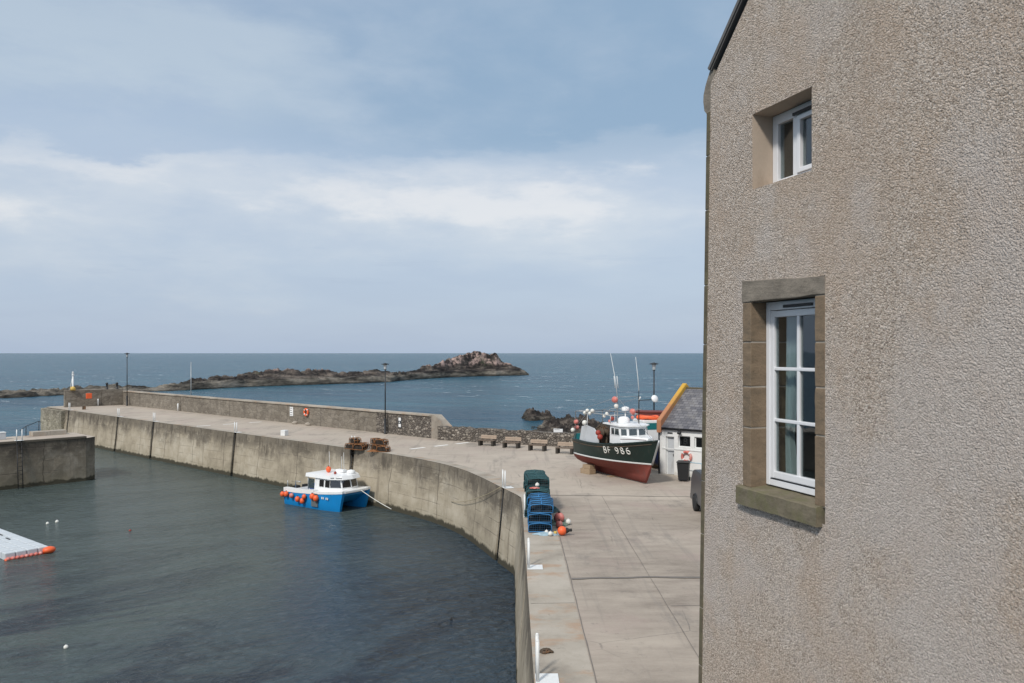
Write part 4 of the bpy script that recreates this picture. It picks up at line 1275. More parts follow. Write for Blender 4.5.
# ------------------------------------------------------------------ creels (lobster pots)
def creel_proto(name, w, d, h, framemat, netmat, arch=.06, knot=True):
    t = thing(name, 'x', 'creel')
    bm = B(); r = .018
    def hoop(y):
        return [(-w / 2, y, .03), (-w / 2, y, h - arch - .02), (-w / 2 + .07, y, h - .03), (0, y, h), (w / 2 - .07, y, h - .03), (w / 2, y, h - arch - .02), (w / 2, y, .03)]
    for y in (-d / 2, 0, d / 2): tube(bm, hoop(y), r, 6); tube(bm, [(-w / 2, y, .03), (w / 2, y, .03)], r, 6)
    for x, z in ((-w / 2, .03), (w / 2, .03), (-w / 2, h - arch - .02), (w / 2, h - arch - .02), (0, h)):
        tube(bm, [(x, -d / 2, z), (x, d / 2, z)], r, 6)
    obj('frame', bm, framemat, t)
    bm = B(); s = .006; st = .078
    # netting: strands over the ends, sides and top
    x = -w / 2 + st
    while x < w / 2 - .01:
        for y in (-d / 2, d / 2): tube(bm, [(x, y, .03), (x + .015, y, h - .04)], s, 3, cap=False)
        tube(bm, [(x, -d / 2, h - .012), (x, d / 2, h - .012)], s, 3, cap=False); x += st
    z = .03 + st
    while z < h - .04:
        for y in (-d / 2, d / 2): tube(bm, [(-w / 2, y, z), (w / 2, y, z)], s, 3, cap=False)
        for xx in (-w / 2, w / 2): tube(bm, [(xx, -d / 2, z), (xx, d / 2, z)], s, 3, cap=False)
        z += st
    y = -d / 2 + st
    while y < d / 2:
        for xx in (-w / 2, w / 2): tube(bm, [(xx, y, .03), (xx, y, h - .06)], s, 3, cap=False)
        tube(bm, [(-w / 2 + .03, y, h - .03), (0, y, h - .008), (w / 2 - .03, y, h - .03)], s, 3, cap=False); y += st
    obj('netting', bm, netmat, t)
    bm = B()
    box(bm, (0, 0, .03), (w - .03, d - .03, .03)); obj('base', bm, MT['rubber'], t)
    bm = B()
    # inner funnels and bait chamber of dark mesh
    for sx in (-1, 1):
        lathe(bm, [(.13, 0), (.06, .16), (.055, .17)], (sx * (w / 2 - .02), d * .12 * sx, h * .5), 10, rot=Matrix.Rotation(-sx * pi / 2, 3, 'Y'))
    box(bm, (0, .0, h * .45), (.03, d * .9, h * .7)); box(bm, (0, d * .3, h * .4), (w * .86, .025, h * .64))
    obj('inner_net', bm, MT['rubber'], t)
    return t
G1 = 'blue lobster creels in the near stack'; G2 = 'dark green lobster creels in the far stack'
cb = creel_proto('lobster_creel', .80, .70, .33, MT['bluerope'], MT['navynet']); cb['group'] = G1
lay = ('bottom', 'middle', 'top'); rowl = ('front row', 'middle row', 'back row')
first = True
for r_ in range(3):
    for l_ in range(3):
        lab = f'blue netted lobster creel, {lay[l_]} layer, {rowl[r_]} of the near stack'
        p = (1.03 + random.uniform(-.05, .05), 28.36 + r_ * .735, .01 + l_ * .335); rz = random.uniform(-.10, .10)
        if first: cb.location = p; cb.rotation_euler = (0, 0, rz); cb['label'] = lab; first = False
        else: dup(cb, p, rz, lab)
cg = creel_proto('lobster_creel', .84, .74, .34, MT['darkgreen'], MT['darkgreen']); cg['group'] = G2
first = True; lay4 = ('bottom', 'second', 'third', 'top')
for r_ in range(4):
    for l_ in range(4 if r_ > 0 else 3):
        lab = f'dark green lobster creel, {lay4[l_]} layer, {("front", "second", "third", "back")[r_]} row of the far stack'
        p = (.985 + random.uniform(-.06, .06), 30.95 + r_ * .78, .01 + l_ * .345); rz = random.uniform(-.11, .11)
        if first: cg.location = p; cg.rotation_euler = (0, 0, rz); cg['label'] = lab; first = False
        else: dup(cg, p, rz, lab)
# far heap on the pier
ch = creel_proto('lobster_creel', .72, .50, .38, MT['rustrope'], MT['rust'], arch=.12); ch['group'] = 'rusty creels heaped on the pier edge'
first = True
heaps = [('left heap', 351.0, 450.0, [(-.42, 0, 0), (.35, .1, 0), (-.1, .05, .38), (.25, .4, .05)]), ('right heap', 374.0, 451.2, [(-.65, .3, 0), (-.02, 0, 0), (.68, -.12, 0), (-.45, .15, .38), (.28, .05, .38)])]
for hn, px, py, pts in heaps:
    c = gp(px, py) + N * .35
    nm = ['at the left foot', 'at the right foot', 'on top', 'at the back'] if len(pts) == 4 else ['at the left foot', 'at the middle of the foot', 'at the right foot', 'on the left upper layer', 'on the right upper layer', 'at the very top']
    for (dx, dy, dz), q_ in zip(pts, nm):
        p = c - U * dx + N * dy + Vector((0, 0, dz)); rz = rzP + random.uniform(-.35, .35)
        lab = f'rust-stained dark creel {q_} of the {hn} on the pier'
        if first: ch.location = p; ch.rotation_euler = (0, 0, rz); ch['label'] = lab; first = False
        else: dup(ch, p, rz, lab)
# orange netting draped at the foot of the right heap
def pile(name, c, rx, ry, rz_, n, mat, r, label, cat, seed, rot=0.0):
    random.seed(seed); bm = B()
    p = Vector((0, 0, r)); pts = []
    a = 0
    for i in range(n):
        a += random.uniform(.5, 1.3)
        k = random.uniform(.25, 1)
        pts.append(Vector((rx * k * cos(a), ry * k * sin(a), r + rz_ * (1 - k) * random.uniform(.4, 1.2))))
    fine = []
    for i in range(len(pts) - 1):
        p0 = pts[max(i - 1, 0)]; p1 = pts[i]; p2 = pts[i + 1]; p3 = pts[min(i + 2, len(pts) - 1)]
        for s_ in range(4):
            u = s_ / 4
            fine.append(.5 * ((2 * p1) + (p2 - p0) * u + (2 * p0 - 5 * p1 + 4 * p2 - p3) * u * u + (3 * p1 - p0 - 3 * p2 + p3) * u ** 3))
    for v in fine: v.z = max(v.z, r)
    tube(bm, fine, r, 5)
    o = obj(name, bm, mat, loc=c, rz=rot); tag(o, label, cat); return o
pile('rope_heap', gp(371, 452) + N * .25, .5, .25, .16, 60, MT['rustrope'], .014, 'heap of rusty orange rope at the foot of the right creel heap', 'rope', 5)
pile('rope_heap', Vector((1.75, 29.7, 0)), .42, .75, .10, 220, MT['greennet'], .014, 'tangle of pale green netting rope to the right of the blue creels', 'rope', 3)
pile('rope_heap', Vector((1.25, 27.75, 0)), .55, .22, .10, 110, MT['bluecord'], .012, 'tangle of pale blue cord in front of the blue creels', 'rope', 4)
pile('rope_heap', Vector((1.55, 32.0, 0)), .35, .6, .2, 70, MT['darkgreen'], .012, 'dark rope tangle beside the far green creels', 'rope', 6)
pile('rope_coil', gp(546, 653) , .16, .10, .10, 46, MT['rust'], .017, 'coil of rusty brown rope on the quay edge at the bottom', 'rope', 8)
def floatball(p, r, mat, label, group, n='marker_float', rope=None, sz=1.0, tip=True):
    t = thing(n, label, 'float', p, 0, group)
    bm = B(); ball(bm, (0, 0, 0), r, 1, 1, sz, 16); obj('ball', bm, MT[mat], t)
    if tip:
        bm = B(); lathe(bm, [(r * .28, 0), (r * .2, r * .34)], (0, 0, r * sz * .92), 8)
        obj('eye', bm, MT['rubber'] if mat != 'floatwhite' else MT['grey'], t)
    return t
G3 = 'floats lying by the creels'
floatball((1.74, 29.55, .21), .20, 'pink', 'faded pink float against the blue creel stack', G3, sz=1.0)
floatball((1.70, 28.85, .13), .13, 'pink', 'small peach float below the pink one by the creels', G3)
t = floatball((2.06, 29.3, .12), .10, 'floatwhite', 'small cream float right of the pink one by the creels', G3)
t = floatball((1.73, 27.62, .165), .16, 'orange', 'bright orange float with a black end on the quay before the blue creels', G3)
t.rotation_euler = (0, radians(86), 0)
for c in kids(t):
    if c.name.startswith('eye'):
        bm = B(); lathe(bm, [(.09, 0), (.10, .04), (.05, .12), (.055, .2), (.02, .22)], (0, 0, .13), 10); bm.to_mesh(c.data); bm.free()
for i, (x, y, r, m, lab) in enumerate(((1.32, 27.5, .08, 'floatwhite', 'small cream float left of the bright orange one'), (1.50, 27.70, .065, 'yellow', 'small yellow float touching the bright orange one'), (1.2, 27.8, .07, 'floatwhite', 'small cream float leftmost before the blue creels'))):
    floatball((x, y, r + .01), r, m, lab, G3)
floatball((.99, 31.35, 1.13), .085, 'floatwhite', 'small white float on the front of the dark green creels', G3)
pile('rope_heap', Vector((.86, 31.0, 1.05)), .22, .14, .06, 40, MT['pink'], .012, 'faded pink rope lying on top of the dark green creels', 'rope', 12)
# ================================================================== shed
def shed():
    cx, cy = 7.68, 41.8
    fd = Vector((.766, -.643, 0)).normalized()
    t = thing('shed', 'small white slate-roofed shed with an orange coped gable behind the green boat', 'shed', (cx, cy, 0), atan2(fd.y, fd.x))
    L, Dp, E, R = 6.0, 5.3, 2.42, 4.28
    door = (.40, .88, 0.0, 1.98); w1 = (1.10, 1.80, 1.48, 2.06); w2 = (2.02, 2.70, 1.48, 2.06); 
    bm = B()
    xs = sorted({0, door[0], door[1], w1[0], w1[1], w2[0], w2[1], L}); zs = sorted({0, door[3], w1[2], w1[3], E})
    for a, b in zip(xs, xs[1:]):
        for c, d in zip(zs, zs[1:]):
            mx, mz = (a + b) / 2, (c + d) / 2; hole = False
            for q in (door, w1, w2):
                if q[0] < mx < q[1] and q[2] < mz < q[3]: hole = True
            if not hole: quad(bm, [(a, 0, c), (b, 0, c), (b, 0, d), (a, 0, d)])
    for q in (door, w1, w2):
        a, b, c, d = q; y = .16
        quad(bm, [(a, 0, c), (a, y, c), (a, y, d), (a, 0, d)]); quad(bm, [(b, 0, c), (b, y, c), (b, y, d), (b, 0, d)])
        quad(bm, [(a, 0, d), (b, 0, d), (b, y, d), (a, y, d)]); quad(bm, [(a, 0, c), (b, 0, c), (b, y, c), (a, y, c)])
    for x in (0, L):
        quad(bm, [(x, 0, 0), (x, Dp, 0), (x, Dp, E), (x, 0, E)]); quad(bm, [(x, 0, E), (x, Dp, E), (x, Dp / 2, R)])
    quad(bm, [(0, Dp, 0), (L, Dp, 0), (L, Dp, E), (0, Dp, E)])
    bmesh.ops.remove_doubles(bm, verts=bm.verts, dist=1e-4)
    obj('wall', bm, MT['limewash'], t)
    bm = B(); uvl = bm.loops.layers.uv.new('UVMap')
    for s_ in (0, 1):
        y0 = -.10 if s_ == 0 else Dp + .10; z0 = E - .02
        pts = [(.12, y0, z0), (L + .05, y0, z0), (L + .05, Dp / 2, R + .06), (.12, Dp / 2, R + .06)]
        f = bm.faces.new([bm.verts.new(p) for p in pts]); sl = sqrt((Dp / 2 + .1) ** 2 + (R - E + .08) ** 2)
        for lp_, uv in zip(f.loops, ((0, 0), (L, 0), (L, sl), (0, sl))): lp_[uvl].uv = uv
    rf = obj('roof', bm, MT['slate'], t)
    md = rf.modifiers.new('thick', 'SOLIDIFY'); md.thickness = .05; md.offset = -1
    bm = B()
    lathe(bm, [(.09, -3.0), (.09, 2.95)], (L / 2 + .1, Dp / 2, R + .07), 10, axis='X')
    obj('ridge', bm, MT['quoin'], rf)
    # raised coping on the gables
    bm = B()
    for s_ in (0, 1):
        y0 = -.18 if s_ == 0 else Dp + .18; zb = E - .28
        poly = [Vector((0, y0, zb)), Vector((0, Dp / 2, R - .05)), Vector((0, Dp / 2, R + .38)), Vector((0, y0, zb + .68))]
        prism(bm, poly, (-.05, 0, 0), (.20, 0, 0))
    bmesh.ops.bevel(bm, geom=list(bm.edges), offset=.03, segments=1, affect='EDGES')
    obj('gable_coping', bm, MT['lichen'], t)
    bm = B()
    prism(bm, [Vector((0, -.12, E - .09)), Vector((0, -.02, E - .09)), Vector((0, -.02, E - .03)), Vector((0, -.12, E - .03))], (.0, 0, 0), (L, 0, 0))
    g = obj('gutter', bm, MT['black'], t)
    bm = B(); tube(bm, [(.03, -.06, E - .06), (.03, -.05, .02)], .04, 8); obj('down_pipe', bm, MT['black'], t)
    # door, windows
    a, b, c, d = door
    bm = B(); box2(bm, (a + .03, .15, .01), (b - .03, .19, d - .03), bev=.004)
    dr = obj('door', bm, MT['grey'], t)
    bm = B(); box2(bm, (a, .10, 0), (a + .05, .2, d)); box2(bm, (b - .05, .10, 0), (b, .2, d)); box2(bm, (a + .05, .10, d - .05), (b - .05, .2, d)); obj('frame', bm, MT['white'], dr)
    bm = B(); box2(bm, (b - .13, .12, .95), (b - .10, .15, 1.08), bev=.004); obj('handle', bm, MT['black'], dr)
    for q in (w1, w2):
        a, b, c, d = q
        bm = B()
        for x0, x1, z0, z1 in ((a, a + .05, c, d), (b - .05, b, c, d), (a + .05, b - .05, c, c + .05), (a + .05, b - .05, d - .05, d)): box2(bm, (x0, .09, z0), (x1, .15, z1))
        w = obj('window', bm, MT['white'], t)
        bm = B(); box2(bm, (a + .04, .12, c + .04), (b - .04, .126, d - .04)); obj('pane', bm, MT['darkglass'], w)
    bm = B(); box2(bm, (.2, -.004, 1.33), (L - .1, -.03, 1.38)); obj('string_course', bm, MT['white'], t)
    bm = B(); box2(bm, (.50, -.015, 2.12), (.80, .0, 2.2)); obj('name_plate', bm, MT['signdark'], t)
    bm = B(); tube(bm, [(1.28, .0, 2.38), (1.28, -.16, 2.38), (1.28, -.2, 2.32)], .025, 6); lathe(bm, [(.02, .06), (.10, .0), (.11, -.10), (.02, -.14)], (1.28, -.2, 2.27), 10); obj('wall_lamp', bm, MT['black'], t)
    bm = B(); box2(bm, (-.1, -.3, -.05), (L, Dp, .004)); obj('footing', bm, MT['coping'], t)
    return t, fd
SH, FD = shed()
bk = Vector((-FD.y, FD.x, 0)); 
def sp(a, y, z=0.0):
    p = SH.location + FD * a + bk * y; return Vector((p.x, p.y, z))
rzS = atan2(FD.y, FD.x)
lifebuoy(sp(1.63, -.09, 1.03), rzS, .31, 'faded orange lifebuoy hanging on the white shed wall above the bin', col='pink')
# wheelie bin
t = thing('wheelie_bin', 'black wheelie bin in front of the white shed under the lifebuoy', 'bin', gp(684.3, 481.5) + Vector((0, .15, 0)), rzS + .35)
bm = B()
vs = [(-.23, -.25, .06), (.23, -.25, .06), (.23, .2, .06), (-.23, .2, .06), (-.29, -.33, .92), (.29, -.33, .92), (.29, .3, .92), (-.29, .3, .92)]
vv = [bm.verts.new(v) for v in vs]
for idx in ((0, 1, 2, 3), (4, 5, 6, 7), (0, 1, 5, 4), (1, 2, 6, 5), (2, 3, 7, 6), (3, 0, 4, 7)): bm.faces.new([vv[i] for i in idx])
bmesh.ops.bevel(bm, geom=list(bm.edges), offset=.02, segments=2, affect='EDGES')
obj('body', bm, MT['binplastic'], t)
bm = B(); box(bm, (0, -.03, .955), (.62, .70, .05), bev=.02); tube(bm, [(-.2, .36, .9), (.2, .36, .9)], .02, 6); obj('lid', bm, MT['binplastic'], t)
for x in (-.25, .25):
    bm = B(); lathe(bm, [(.09, -.025), (.1, 0), (.09, .025)], (x, .25, .1), 14, axis='X'); obj('wheel', bm, MT['rubber'], t)
# blue rail
t = thing('trolley_rail', 'pale blue tubular rail beside the black bin', 'rail', gp(690.6, 479.5), rzS)
bm = B()
tube(bm, [(-.03, -.1, 0), (-.03, -.1, .8), (.0, -.1, .86), (.62, -.1, .86), (.66, -.1, .8), (.66, -.1, 0)], .026, 8); tube(bm, [(-.03, -.1, .45), (.66, -.1, .45)], .02, 8)
obj('rail', bm, MT['bluecord'], t)

# ================================================================== parked van
def van():
    t = thing('parked_van', 'dark charcoal van parked beyond the corner of the house', 'van', (8.12, 30.7, 0), 0)
    Lh, w = 2.1, .82        # half length; local y+ = rear (towards the sea)
    prof = [(-2.1, .32), (-2.12, .75), (-1.98, .92), (-1.25, 1.02), (-.72, 1.52), (-.45, 1.60), (1.6, 1.60), (1.98, 1.54), (2.1, 1.2), (2.13, .5), (2.1, .32)]
    bm = B()
    prism(bm, [Vector((0, y, z)) for y, z in prof], (-w, 0, 0), (w, 0, 0))
    for v in bm.verts:
        if v.co.z > 1.1: v.co.x *= 1 - .12 * (v.co.z - 1.1) / .5
    bmesh.ops.bevel(bm, geom=[e for e in bm.edges], offset=.05, segments=2, affect='EDGES')
    obj('body', bm, MT['vanpaint'], t)
    def side(bm, sx, pts, off=.004):
        vs = []
        for y, z in pts:
            x = w * (1 - .12 * max(0, z - 1.1) / .5) + off; vs.append((sx * x, y, z))
        quad(bm, vs)
    for sx in (-1, 1):
        bm = B(); side(bm, sx, [(-1.0, 1.06), (-.12, 1.06), (-.12, 1.48), (-.58, 1.48)]); obj('side_window', bm, MT['darkglass'], t)
        bm = B(); box(bm, (sx * (w + .012), .05, .93), (.025, .16, .03), bev=.006); obj('door_handle', bm, MT['black'], t)
        bm = B(); box(bm, (sx * (w + .10), -.95, 1.08), (.16, .08, .13), bev=.03); obj('mirror', bm, MT['black'], t)
        bm = B(); box(bm, (sx * (w - .13), 2.115, .98), (.10, .06, .4), bev=.02); obj('tail_light', bm, MT['tail'], t)
        bm = B(); box(bm, (sx * (w - .18), -2.06, .72), (.3, .12, .16), bev=.03); obj('headlight', bm, MT['lampglass'], t)
        for y in (-1.35, 1.22):
            bm = B(); lathe(bm, [(.20, -.10), (.30, -.09), (.315, 0), (.30, .09), (.20, .10)], (sx * (w - .05), y, .315), 24, axis='X'); wl = obj('wheel', bm, MT['rubber'], t)
            bm = B(); lathe(bm, [(.02, .07), (.10, .085), (.19, .102), (.205, .102), (.205, 0)], (sx * (w - .05), y, .315), 20, axis='X', rot=None if sx < 0 else Matrix.Rotation(pi, 3, 'Z')); obj('rim', bm, MT['chrome'], wl)
            bm = B(); pts = [(sx * (w + .001), y + .37 * cos(a * pi / 12), .315 + .37 * sin(a * pi / 12)) for a in range(13)]
            tube(bm, pts, .03, 6); obj('wheel_arch', bm, MT['black'], t)
    bm = B(); quad(bm, [(-.62, -1.22, 1.06), (.62, -1.22, 1.06), (.56, -.74, 1.5), (-.56, -.74, 1.5)])
    for v in bm.verts: v.co += Vector((0, -.03, .03))
    obj('windscreen', bm, MT['darkglass'], t)
    bm = B(); quad(bm, [(-.6, 2.125, 1.08), (.6, 2.125, 1.08), (.55, 2.045, 1.45), (-.55, 2.045, 1.45)])
    for v in bm.verts: v.co += Vector((0, .02, .01))
    obj('rear_window', bm, MT['darkglass'], t)
    bm = B(); box(bm, (0, 2.14, .45), (1.6, .1, .22), bev=.03); box(bm, (0, -2.13, .45), (1.6, .1, .25), bev=.03); obj('bumper', bm, MT['rubber'], t)
van()

# ================================================================== green fishing boat on the hard
def text_mesh(s, size, ext=.0):
    cu = bpy.data.curves.new('lettering', 'FONT'); cu.body = s; cu.size = size; cu.offset = .012
    o = bpy.data.objects.new('lettering', cu); COL.objects.link(o)
    bpy.context.view_layer.update()
    me = bpy.data.meshes.new_from_object(o.evaluated_get(bpy.context.evaluated_depsgraph_get()))
    bpy.data.objects.remove(o); bpy.data.curves.remove(cu)
    return me

def green_boat():
    al = radians(26); hd = Vector((sin(al), -cos(al), 0))
    L = 6.3
    bow = Vector((6.88, 37.55, 0))
    org = bow - hd * L
    # local x = heading, y = port
    t = thing('fishing_boat', 'dark green fishing boat with red bottom and white wheelhouse, propped up on the quay', 'fishing boat', org, atan2(hd.y, hd.x))
    def xs(z): return 5.25 + 1.05 * (max(z, 0) / 2.16) ** .9
    def bs(u): return 1.12 * (1 - max(0, (u - .42) / .58) ** 3.2) - .14 * max(0, (.3 - u) / .3) ** 2
    def bw(u): return 1.04 * (1 - max(0, (u - .30) / .70) ** 2.1) - .14 * max(0, (.3 - u) / .3) ** 2
    def bb(u): return .98 * (1 - max(0, (u - .15) / .85) ** 1.35) - .12 * max(0, (.3 - u) / .3) ** 2
    def sheer(u): return 1.66 + .06 * (1 - u) ** 2 + .50 * max(0, (u - .25) / .75) ** 1.8
    def section(u):
        s_ = sheer(u); w = .93 + .04 * u * u
        kb = .05
        wl = max(bw(u), .02); bt = max(bb(u), .0)
        pts = [(.055, kb), (.06, .34), (max(.065, bt * .42), .44), (max(.07, bt * .80), .62), (max(.04, (bt + wl) / 2 * .98), .80), (wl, w), (wl + .012, w + .012), (wl + .012, w + .065), (wl + .01, w + .075)]
        top = max(bs(u), .03)
        for k in (.3, .55, .8, 1.0): pts.append((wl + (top - wl) * k ** .9, w + .075 + (s_ - w - .075) * k))
        return pts
    def hullpt(u, y, z): return Vector((u * xs(z), y, z))
    NS = 44
    bm = B(); rows = []
    for i in range(NS + 1):
        u = i / NS
        u = 1 - (1 - u) ** 1.25
        pr = section(u)
        rows.append(([bm.verts.new(hullpt(u, -y, z)) for y, z in pr], [bm.verts.new(hullpt(u, y, z)) for y, z in pr]))
    npz = len(rows[0][0])
    for a, b in zip(rows, rows[1:]):
        for sd_ in (0, 1):
            for k in range(npz - 1):
                f = bm.faces.new((a[sd_][k], b[sd_][k], b[sd_][k + 1], a[sd_][k + 1])); f.smooth = True
                f.material_index = 0 if k < 5 else (1 if k < 8 else 2)
        f = bm.faces.new((a[0][0], a[1][0], b[1][0], b[0][0])); f.material_index = 0
    for rr in (rows[0], rows[-1]):
        for k in range(npz - 1):
            f = bm.faces.new((rr[0][k], rr[0][k + 1], rr[1][k + 1], rr[1][k])); f.material_index = 0 if k < 5 else (1 if k < 8 else 2)
    hull = obj('hull', bm, [MT['red'], MT['white'], MT['green']], t)
    # inside lining (bulwark) and deck
    bm = B(); pv = None
    for i in range(31):
        u = i / 30 * .96; s_ = sheer(u); b_ = max(.04, bs(u) - .06)
        def hb(z):
            pr = section(u)
            for (y0, a0), (y1, a1) in zip(pr, pr[1:]):
                if a0 <= z <= a1 and a1 > a0: return max(.012, y0 + (y1 - y0) * (z - a0) / (a1 - a0) - .06)
            return max(.012, pr[-1][0] - .06)
        c = [bm.verts.new((u * xs(z), sy * hb(z), z)) for sy in (-1, 1) for z in (1.08, s_ - .005)]
        if pv:
            bm.faces.new((pv[0], c[0], c[1], pv[1])); bm.faces.new((pv[2], c[2], c[3], pv[3]))
            f = bm.faces.new((pv[0], c[0], c[2], pv[2])); f.material_index = 1
        else:
            bm.faces.new((c[0], c[1], c[3], c[2]))
        pv = c
    obj('bulwark_lining', bm, [MT['teal'], MT['grey']], t)
    # gunwale
    bm = B()
    for sy in (-1, 1):
        tube(bm, [hullpt(u, sy * (max(bs(u), .03) + .0), sheer(u) + .015) for u in [i / 30 for i in range(31)]], .045, 8)
    tube(bm, [hullpt(0, -bs(0), sheer(0) + .015), hullpt(0, bs(0), sheer(0) + .015)], .045, 8)
    obj('gunwale', bm, MT['green'], t)
    bm = B(); tube(bm, [hullpt(1, 0, z) + Vector((.03, 0, 0)) for z in (.98, 1.3, 1.6, 1.9, 2.2)], .05, 8); obj('stem_band', bm, MT['steel'], t)
    # registration on both bows, wrapped to the plating
    def half(x, z):
        u = min(1, x / xs(z)); pr = section(u)
        for (y0, z0), (y1, z1) in zip(pr, pr[1:]):
            if z0 <= z <= z1 and z1 > z0: return y0 + (y1 - y0) * (z - z0) / (z1 - z0)
        return pr[-1][0]
    arc = lambda cx, cy, rx, ry, a0, a1: [(cx + rx * cos(radians(a0 + (a1 - a0) * i / 12)), cy + ry * sin(radians(a0 + (a1 - a0) * i / 12))) for i in range(13)]
    GL = {'B': [[(0, 0), (0, 1)], [(0, 1), (.3, 1)] + arc(.3, .76, .25, .24, 90, -90) + [(0, .52)], [(0, .52), (.34, .52)] + arc(.34, .26, .26, .26, 90, -90) + [(0, 0)]],
          'F': [[(0, 0), (0, 1), (.55, 1)], [(0, .53), (.45, .53)]],
          '9': [arc(.3, .70, .28, .30, 0, 360), [(.58, .70), (.57, .4), (.45, .12), (.15, 0)]],
          '8': [arc(.3, .75, .24, .25, 0, 360), arc(.3, .25, .29, .26, 0, 360)],
          '6': [arc(.3, .29, .28, .29, 0, 360), [(.02, .29), (.05, .6), (.2, .88), (.5, 1)]]}
    for sy in (-1, 1):
        bmt = B(); adv = 0.0
        for ch in 'BF 986':
            if ch == ' ': adv += .20; continue
            for st in GL[ch]:
                fine = []
                for (p, q_) in zip(st, st[1:]):
                    for k in range(3): fine.append((p[0] + (q_[0] - p[0]) * k / 3, p[1] + (q_[1] - p[1]) * k / 3))
                fine.append(st[-1]); pts = []
                for (p0, p1) in fine:
                    a_ = adv + p0 * .30; x = 3.25 + a_ if sy < 0 else 5.25 - a_
                    z = 1.40 + .055 * (x - 3.25) + p1 * .30
                    pts.append((x, sy * (half(x, z) + .006), z - .06))
                tube(bmt, pts, .027, 6)
            adv += .33
        obj('registration_number', bmt, MT['floatwhite'], t)
    # foredeck trunk
    bm = B()
    def ring(x, hw, z0, z1, r=.06): return [(x, -hw, z0), (x, -hw, z1 - r), (x, -hw + r, z1), (x, hw - r, z1), (x, hw, z1 - r), (x, hw, z0)]
    secs = [ring(4.3, .80, 1.80, 2.28), ring(4.9, .60, 1.90, 2.27), ring(5.3, .40, 1.97, 2.25), ring(5.65, .16, 2.03, 2.22)]
    rg = [[bm.verts.new(p) for p in s_] for s_ in secs]
    for a, b in zip(rg, rg[1:]):
        for k in range(5): bm.faces.new((a[k], b[k], b[k + 1], a[k + 1]))
    bm.faces.new(rg[0]); bm.faces.new(rg[-1])
    obj('foredeck_cabin', bm, MT['whitegel'], t)
    bm = B()
    for sy in (-1, 1): tube(bm, [(4.3, sy * .805, 2.10), (4.9, sy * .605, 2.14), (5.3, sy * .405, 2.15), (5.6, sy * .2, 2.15)], .012, 6)
    obj('trim_line', bm, MT['darkred'], t)
    # wheelhouse: front raked, four panes in front, one either side
    zb, zt = 2.16, 2.70
    WX = 1.42
    wh = [(x + WX, y * .95) for x, y in [(1.95, -.88), (3.02, -.88), (3.30, -.60), (3.36, 0), (3.30, .60), (3.02, .88), (1.95, .88)]]
    def whp(x, y, z):
        k = (z - 1.15) / 1.55
        return Vector((x - (.20 * k if x > 2.5 + WX else .0), y * (1 - .06 * k), z))
    bm = B()
    lo_ = [bm.verts.new(whp(x, y, 1.84)) for x, y in wh]; mi_ = [bm.verts.new(whp(x, y, 2.2)) for x, y in wh]; hi_ = [bm.verts.new(whp(x, y, zt)) for x, y in wh]
    for a, b in ((lo_, mi_), (mi_, hi_)):
        for k in range(len(wh)): bm.faces.new((a[k], a[(k + 1) % 7], b[(k + 1) % 7], b[k]))
    bm.faces.new(hi_)
    whh = obj('wheelhouse', bm, MT['whitegel'], t)
    # panes
    def pane(i, f0, f1, z0=2.27, z1=2.60):
        a = Vector(wh[i]); b = Vector(wh[(i + 1) % 7])
        pts = []
        for f_, z in ((f0, z0), (f1, z0), (f1, z1), (f0, z1)):
            q = a.lerp(b, f_); p = whp(q.x, q.y, z); pts.append(p)
        nrm = (pts[1] - pts[0]).cross(pts[3] - pts[0]).normalized()
        ctr = sum(pts, Vector()) / 4
        if nrm.dot(Vector((ctr.x - 2.6 - WX, ctr.y, 0))) < 0: nrm = -nrm
        bm = B()
        prism(bm, [p + nrm * .004 for p in pts], (0, 0, 0), nrm * .012)
        w_ = obj('window', bm, MT['boatglass'], t)
        bm = B(); tube(bm, [p + nrm * .014 for p in pts], .016, 6, closed=True); obj('frame', bm, MT['whitegel'], w_)
    pane(0, .12, .42); pane(0, .55, .93); pane(1, .10, .90); pane(2, .10, .92); pane(3, .08, .90); pane(4, .10, .90); pane(5, .07, .45); pane(5, .58, .88)
    bm = B()
    rp = [(x + WX, y * .96) for x, y in [(1.55, -.95), (3.05, -.95), (3.34, -.62), (3.42, 0), (3.34, .62), (3.05, .95), (1.55, .95)]]
    a = [bm.verts.new((x - .12, y * .97, zt + .005 + .04 * (3.4 + WX - x) / 1.6)) for x, y in rp]; b = [bm.verts.new((x - .12, y * .97, zt + .065 + .04 * (3.4 + WX - x) / 1.6)) for x, y in rp]
    c = bm.verts.new((2.5 + WX, 0, zt + .14))
    for k in range(7):
        bm.faces.new((a[k], a[(k + 1) % 7], b[(k + 1) % 7], b[k])); bm.faces.new((b[k], b[(k + 1) % 7], c))
    bm.faces.new(a)
    obj('wheelhouse_roof', bm, MT['whitegel'], t)
    # dome and box on the roof
    bm = B(); lathe(bm, [(.27, 0), (.29, .06), (.29, .24), (.2, .33), (.02, .36)], (2.35 + WX, -.25, zt + .1), 18); obj('radar_dome', bm, MT['whitegel'], t)
    bm = B(); lathe(bm, [(.03, 0), (.03, .62)], (2.30 + WX, -.12, zt + .1), 8); lathe(bm, [(.18, .62), (.19, .66), (.18, .80), (.05, .84)], (2.30 + WX, -.12, zt + .1), 14); obj('satellite_dome', bm, MT['whitegel'], t)
    # aft working shelter on the starboard rail: leaning white sheet
    bm = B()
    pts = [(.75, -1.02, 1.60), (2.75, -1.08, 1.62), (2.6, -1.03, 2.20), (2.2, -1.02, 2.46), (1.35, -.98, 2.56), (.9, -.95, 2.46)]
    prism(bm, [Vector(p) for p in pts], (0, 0, 0), (0, .05, 0)); obj('side_shelter', bm, MT['grey'], t)
    bm = B()
    pts = [(.06, -.9, 1.68), (.06, .9, 1.68), (.02, .85, 2.0), (.02, -.85, 2.0)]
